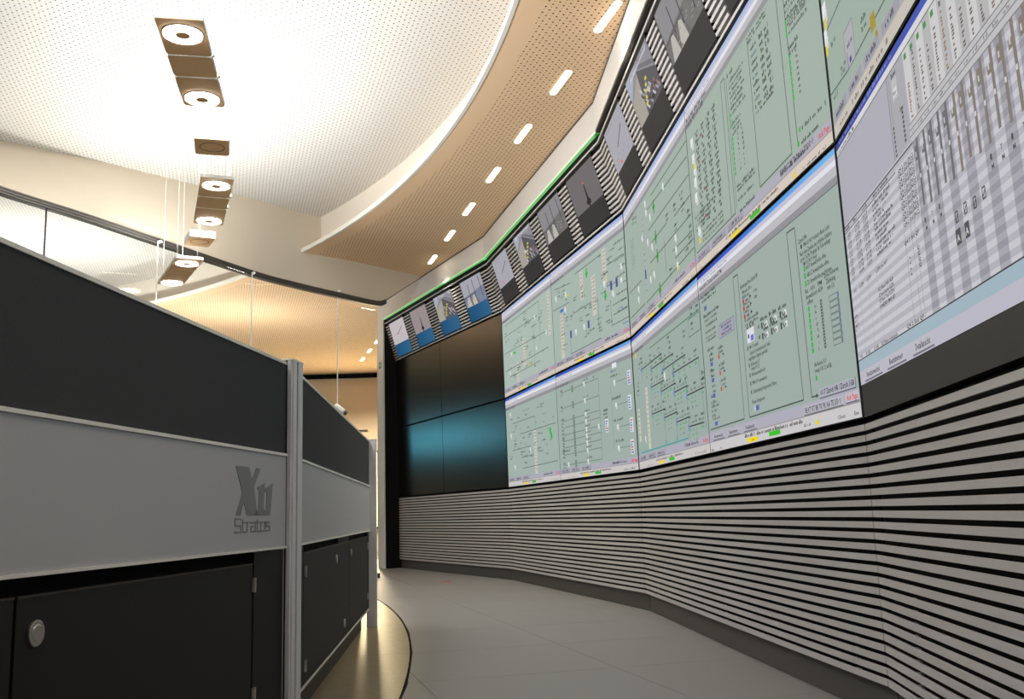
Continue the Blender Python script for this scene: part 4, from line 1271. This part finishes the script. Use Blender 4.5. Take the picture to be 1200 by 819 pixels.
def stroke(pts, w=0.0046):
    for (x0, z0), (x1, z1) in zip(pts[:-1], pts[1:]):
        l = math.hypot(x1 - x0, z1 - z0)
        ex, ez = (x1 - x0) / l * w / 2, (z1 - z0) / l * w / 2
        logo([(x0 - ex + ez, z0 - ez - ex), (x1 + ex + ez, z1 + ez - ex), (x1 + ex - ez, z1 + ez + ex), (x0 - ex - ez, z0 - ez + ex)])
base, cap, xh = 0.716, 0.755, 0.743
def letters(x, w, strokes):
    for s in strokes: stroke([(x + w * p, base + (cap - base) * q) for p, q in s])
letters(1.112, 0.046, [[(1, 1), (0, 1), (0, .52), (1, .48), (1, 0), (0, 0)]])
letters(1.168, 0.026, [[(.2, .9), (.2, 0), (1, 0)], [(0, .7), (.9, .7)]])
letters(1.206, 0.024, [[(0, 0), (0, .7), (1, .7)]])
letters(1.238, 0.036, [[(0, .7), (1, .7), (1, 0), (0, 0), (0, .38), (1, .38)]])
letters(1.284, 0.026, [[(.2, .9), (.2, 0), (1, 0)], [(0, .7), (.9, .7)]])
letters(1.320, 0.034, [[(0, 0), (0, .7), (1, .7), (1, 0), (0, 0)]])
letters(1.364, 0.032, [[(1, .7), (0, .7), (0, .36), (1, .36), (1, 0), (0, 0)]])
lo = lg.build('logo_lettering', M['logo'], t1)
lo['label'] = 'dark grey lettering X11 Stratos on the grey panel'

t2 = console_bay(1, 0.0, 3.36, 'farther console partition with two black cabinet doors, beyond the ribbed post')
door(t2, 0.200, 1.955, 0.622, [(1.302, 0.552, 0.022), (1.685, 0.204, 0.022)], [(0.232, 0.551), (0.236, 0.200)])
door(t2, 1.965, 3.225, 0.622, [(2.046, 0.553, 0.022)], [(3.216, 0.557), (3.197, 0.220)])
panel_front(t2, 0.0, 0.192, CZ['r'] + 0.006, 0.651)
panel_front(t2, 1.40, 1.93, 0.624, 0.651)
panel_front(t2, 3.235, 3.36, CZ['r'] + 0.006, 0.651)

# ribbed aluminium corner post between the bays, slim end post
p = thing('console_post', 'ribbed aluminium corner post between the two console partitions', 'post', (-0.80, 3.395, 0), (0, 0, math.radians(-6)))
mb = MB()
mb.box((-0.020, -0.046, 0.0), (0.030, 0.05, 1.300)); mb.build('core', M['alu_dark'], p)
for y0, y1 in ((-0.052, -0.047),):
    pass
for x0, x1 in ((-0.022, -0.010), (-0.003, 0.009), (0.018, 0.033)):
    qbox('rib', (x0, -0.058, 0.0), (x1, -0.046, 1.300), M['alu'], p, bevel=0.002)
for y0, y1 in ((-0.046, -0.012), (0.004, 0.052)):
    qbox('rib', (0.030, y0, 0.0), (0.038, y1, 1.300), M['alu'], p, bevel=0.002)
qbox('cap', (-0.024, -0.059, 1.300), (0.039, 0.054, 1.306), M['trim'], p)
e = thing('console_post', 'slim aluminium end post at the far end of the console', 'post', (-1.030, 6.93, 0), (0, 0, math.radians(4)))
qbox('core', (-0.035, -0.03, 0.0), (0.030, 0.03, 1.296), M['alu'], e)
qbox('rib', (0.030, -0.02, 0.0), (0.036, 0.03, 1.296), M['alu'], e)
qbox('cap', (-0.05, -0.032, 1.296), (0.037, 0.032, 1.302), M['trim'], e)
dv = thing('desk_microphone', 'small pale rounded head peeking over the top of the farther console partition', 'device', (-1.03, 5.70, 0.635), (0, 0, 0))
mb = MB()
mb.tube((0, 0, 0), (0, 0, 0.74), 0.012, 8); mb.build('stem', M['alu_dark'], dv)
mb = MB(); mb.tube((-0.035, 0, 0.775), (0.025, 0, 0.735), 0.021, 14, 0, 0.016); mb.build('head', M['lamp_side'], dv, bevel=0.008)
mb = MB(); mb.tube((0.025, 0, 0.735), (0.038, 0, 0.726), 0.014, 12); mb.build('tip', M['alu_dark'], dv)
# ------------------------------------------------------------------ glass panes under the rail
GP = [(-5.06, 5.2), (-4.17, 8.36), (-3.60, 9.55), (-3.01, 10.94), (-2.20, 11.97), (-1.75, 12.46)]
GL = ['leftmost glass pane under the dark rail, running out of the picture', 'tall glass pane second from the left, in front of the bright perforated ceiling',
      'tall glass pane behind the farthest pendant lamp', 'glass pane right of the farthest pendant lamp, in front of the brown soffit', 'rightmost glass pane, next to the white portal post']
for k in range(5):
    a, b = Vector(GP[k]), Vector(GP[k + 1])
    d = b - a
    t = thing('glass_pane', GL[k], 'glass pane', (a.x, a.y, 0), (0, 0, math.atan2(d.y, d.x)), 'glass panes under the rail')
    L_ = d.length
    ZT = Z_RAIL - (0.06, 0.06, 0.06, 0.125, 0.20)[k]
    qbox('pane', (0.012, -0.006, 0.02), (L_ - 0.012, 0.006, ZT), M['glass'], t)
    qbox('shoe', (0.012, -0.02, 0.0), (L_ - 0.012, 0.02, 0.06), M['alu_dark'], t)
    if k > 1:
        qbox('edge_seal', (-0.0045, -0.006, 0.06), (0.0045, 0.004, Z_RAIL - 0.05), M['glass_edge'], t)
        mb = MB(); mb.tube((0, -0.045, Z_RAIL - 0.04), (0, -0.01, Z_RAIL - 0.04), 0.016, 12); mb.build('clamp', M['glass_edge'], t)
    elif k == 1:
        qbox('edge_seal', (-0.004, -0.008, 0.06), (0.004, 0.008, Z_RAIL - 0.05), M['alu_dark'], t)

# ------------------------------------------------------------------ pendant lamps
def area(name, parent, size_x, size_y, watts, col, loc, down):
    l = bpy.data.lights.new(name, 'AREA')
    l.shape = 'RECTANGLE'
    l.size, l.size_y = size_x, size_y
    l.energy = watts
    l.color = col
    o = bpy.data.objects.new(name, l)
    C.objects.link(o)
    o.parent = parent
    o.location = loc
    o.rotation_euler = (0, 0, 0) if down else (PI, 0, 0)
    return o

def spot(name, parent, watts, col, loc, cone, up):
    l = bpy.data.lights.new(name, 'SPOT')
    l.energy = watts
    l.color = col
    l.spot_size = math.radians(cone)
    l.spot_blend = 0.5
    l.shadow_soft_size = 0.06
    o = bpy.data.objects.new(name, l)
    C.objects.link(o)
    o.parent = parent
    o.location = loc
    o.rotation_euler = (PI, 0, 0) if up else (0, 0, 0)
    return o

ZP = 3.3
def rounded(x0, y0, x1, y1, r=0.022, n=4):
    out = []
    for cx, cy, a0 in ((x1 - r, y1 - r, 0), (x0 + r, y1 - r, 90), (x0 + r, y0 + r, 180), (x1 - r, y0 + r, 270)):
        for k in range(n + 1):
            a = math.radians(a0 + 90 * k / n)
            out.append((cx + r * math.cos(a), cy + r * math.sin(a)))
    return out

def ring_shape(mb, cx, cy, r_out, r_in, z0, z1, n=40):
    for k in range(n):
        p, q = 2 * PI * k / n, 2 * PI * (k + 1) / n
        mb.hull([(cx + r * math.cos(a), cy + r * math.sin(a), z) for z in (z0, z1) for r, a in ((r_in, p), (r_out, p), (r_out, q), (r_in, q))])

def pendant(a, b, label, ZP=3.3, flat=False, power=1.0):
    a, b = Vector(a), Vector(b)
    d = b - a
    L_ = d.length
    t = thing('pendant_lamp', label, 'lamp', (a.x, a.y, ZP), (0, 0, math.atan2(d.y, d.x)), 'pendant lamps in a chain')
    w = 0.122
    cuts = ((0, 0.375), (0.387, 0.622), (0.634, 1.0))
    for k, (c0, c1) in enumerate(cuts):
        mb = MB()
        mb.prism(rounded(L_ * c0, -w, L_ * c1, w), 0.003, 0.028)
        h = mb.build('housing', M['lamp_side'], t)
        mb = MB()
        mb.prism(rounded(L_ * c0 + 0.004, -w + 0.004, L_ * c1 - 0.004, w - 0.004, 0.02), 0.0, 0.003)
        mb.build('underside', M['lamp_under'], h)
        if k != 1:
            cx = 0.158 if k == 0 else L_ - 0.122
            mb = MB(); ring_shape(mb, cx, 0, 0.107, 0.102, -0.004, 0.001); mb.build('groove', M['lamp_rim'], h)
            mb = MB(); ring_shape(mb, cx, 0, 0.101, 0.038, -0.010, 0.001); rg = mb.build('light_ring', M['ring'], h)
            mb = MB(); mb.prism([(cx + 0.037 * math.cos(2 * PI * j / 24), 0.037 * math.sin(2 * PI * j / 24)) for j in range(24)], -0.0115, 0.0); mb.build('centre_cap', M['lamp_under'], h)
    for x in (0.14 * L_, 0.86 * L_):
        for y in (-0.09, 0.09):
            mb = MB(); mb.tube((x, y, 0.028), (x, y, Z_CEIL - ZP), 0.0014, 6); mb.build('suspension_wire', M['cable'], t)
    mb = MB(); mb.box((L_ * 0.38, -w - 0.012, 0.012), (L_ * 0.40, -w, 0.04)); mb.box((L_ * 0.62, -w - 0.012, 0.012), (L_ * 0.64, -w, 0.04)); mb.build('connector', M['lamp_side'], t)
    if flat:
        spot('uplight', t, UPLIGHT_W * 0.75, (1.0, 0.965, 0.92), (L_ * 0.6, 0, 0.05), 148, True)
    for x in () if flat else (0.158, L_ - 0.122):
        l = bpy.data.lights.new('uplight', 'POINT')
        l.energy = UPLIGHT_W * power / 2
        l.color = (1.0, 0.965, 0.92)
        l.shadow_soft_size = 0.04
        o = bpy.data.objects.new('uplight', l)
        C.objects.link(o)
        o.parent = t
        o.location = (x, 0, 0.08)
    area('ring_light', t, L_ * 0.9, 0.2, PENDANT_DOWN_W, (1.0, 0.95, 0.88), (L_ / 2, 0, -0.012), True)
    return t

pendant((-1.662, 4.586), (-1.868, 5.656), 'nearest pendant lamp, three brown plates with two lit rings under the white ceiling')
pendant((-2.179, 6.933), (-2.607, 8.065), 'middle pendant lamp with two lit rings, hanging in front of the cream bulkhead')
F3 = 0.93
pendant((-3.129 * F3, 9.160 * F3), (-3.693 * F3, 10.182 * F3), 'farthest pendant lamp with two lit rings, seen below the dark rail', 0.7472 + 2.5528 * F3, True)
pendant((-1.50, 2.10), (-1.56, 3.20), 'pendant lamp above the nearer console partition, out of the top of the photograph')
pendant((-1.52, -0.40), (-1.48, 0.70), 'pendant lamp behind the camera, out of the photograph')


def fill_lamp(x, y, label, watts):  # added unseen floor lamp that brightens ceiling and walls beyond the glass
    t = thing('fill_lamp', label, 'lamp', (x, y, 0.0), group='added fill lamps beyond the glass')
    mb = MB(); mb.tube((0, 0, 0), (0, 0, 0.03), 0.16, 24); mb.build('base', M['alu_dark'], t)
    mb = MB(); mb.tube((0, 0, 0.03), (0, 0, 2.15), 0.016, 12); mb.build('pole', M['alu'], t)
    mb = MB(); mb.tube((0, 0, 2.15), (0, 0, 2.27), 0.05, 24, 0, 0.17); mb.build('bowl', M['lamp_side'], t)
    spot('uplight', t, watts, (1.0, 0.95, 0.88), (0, 0, 2.33), 165, True).data.shadow_soft_size = 0.17
fill_lamp(-6.3, 12.4, 'added floor fill lamp nearest the glass, hidden behind the console', UPLIGHT_W * 2.8)
fill_lamp(-4.35, 15.0, 'added floor fill lamp deep in the room beyond the glass, hidden behind the console', UPLIGHT_W * 0.9)

def junction(a, b, label, ZP=3.3):
    a, b = Vector(a), Vector(b)
    d = b - a
    L_ = d.length
    t = thing('ceiling_speaker', label, 'speaker', (a.x, a.y, ZP), (0, 0, math.atan2(d.y, d.x)), 'hanging boxes between the pendant lamps')
    mb = MB(); mb.prism(rounded(0, -0.115, L_, 0.115), 0.003, 0.062); h = mb.build('housing', M['lamp_side'], t)
    mb = MB(); mb.prism(rounded(0.004, -0.111, L_ - 0.004, 0.111), 0.0, 0.003); mb.build('underside', M['lamp_under'], h)
    mb = MB(); ring_shape(mb, L_ / 2, 0, 0.085, 0.078, -0.002, 0.001); mb.build('groove', M['lamp_groove'], h)
    mb = MB()
    mb.tube((L_ / 2, 0, 0.062), (L_ / 2, 0, Z_CEIL - ZP), 0.003, 6); mb.build('cable', M['cable'], t)
    return t
junction((-1.987, 6.175), (-2.072, 6.467), 'small brown and white box hanging between the nearest and the middle pendant lamp')
junction((-2.772, 8.441), (-2.927, 8.722), 'small brown and white box hanging between the middle and the farthest pendant lamp')

# ------------------------------------------------------------------ downlights in the soffit
DL = [(0.711, 6.041), (0.439, 7.030), (0.153, 8.032), (-0.134, 9.048), (-0.424, 10.098), (-0.701, 11.083), (-0.996, 12.145)]
ORD = ['first', 'second', 'third', 'fourth', 'fifth', 'sixth', 'seventh']
def downlight(x, y, ang, label, watts, cone=86):
    t = thing('downlight', label, 'lamp', (x, y, Z_COVE + 0.004), (0, 0, ang), 'slot downlights in the soffit')
    mb = MB()
    n = 10
    out = [(0.185 + 0.026 * math.cos(a), 0.026 * math.sin(a)) for a in [-PI / 2 + PI * k / n for k in range(n + 1)]]
    out += [(-0.185 + 0.026 * math.cos(a), 0.026 * math.sin(a)) for a in [PI / 2 + PI * k / n for k in range(n + 1)]]
    mb.prism([(px * 1.03, py * 1.2) for px, py in out], -0.004, 0.0); mb.build('trim_ring', M['lamp_side'], t)
    mb = MB(); mb.prism(out, -0.008, -0.004); mb.build('lens', M['slot'], t)
    if watts:
        l = bpy.data.lights.new('lamp_light', 'SPOT')
        l.energy = watts
        l.color = (1.0, 0.86, 0.68)
        l.spot_size = math.radians(cone)
        l.spot_blend = 0.6
        l.shadow_soft_size = 0.06
        o = bpy.data.objects.new('lamp_light', l)
        C.objects.link(o)
        o.parent = t
        o.location = (0, 0, -0.03)
    return t
for k, (x, y) in enumerate(DL):
    downlight(x, y, math.atan2(1.0, -0.285), 'warm slot downlight in the soffit, %s in the row counted from the top edge' % ORD[k], DOWNLIGHT_W)
for k, (x, y) in enumerate(((0.93, 5.0), (1.05, 3.9), (0.95, 2.8), (0.7, 1.5))):
    if x < 0.75: 
        downlight(x, y, PI / 2, 'warm slot downlight in the soffit above the camera, out of the photograph', DOWNLIGHT_W)
for k, (x, y) in enumerate(((-3.14, 19.97), (-2.842, 18.948), (-2.55, 17.95))):
    downlight(x, y, math.atan2(1.0, -0.285), '%s of the three far downlights beyond the glass' % ('lowest', 'middle', 'topmost')[k], 480, 140)

wl = area('window_light', w1, 0.3, 1.5, 140, (1.0, 0.80, 0.5), (0, -0.03, 1.35), True)
wl.rotation_euler = (-PI / 2, 0, 0)

# ------------------------------------------------------------------ small details
t = thing('tape_mark', 'small red tape mark lying on the grey floor near the far display wall', 'tape', (-0.84, 11.30, 0.0), (0, 0, math.radians(17)))
mb = MB(); mb.prism([(-0.075, -0.04), (0.06, -0.05), (0.075, 0.045), (0.0, 0.05)], 0.0, 0.003); mb.build('tape', M['red'], t)
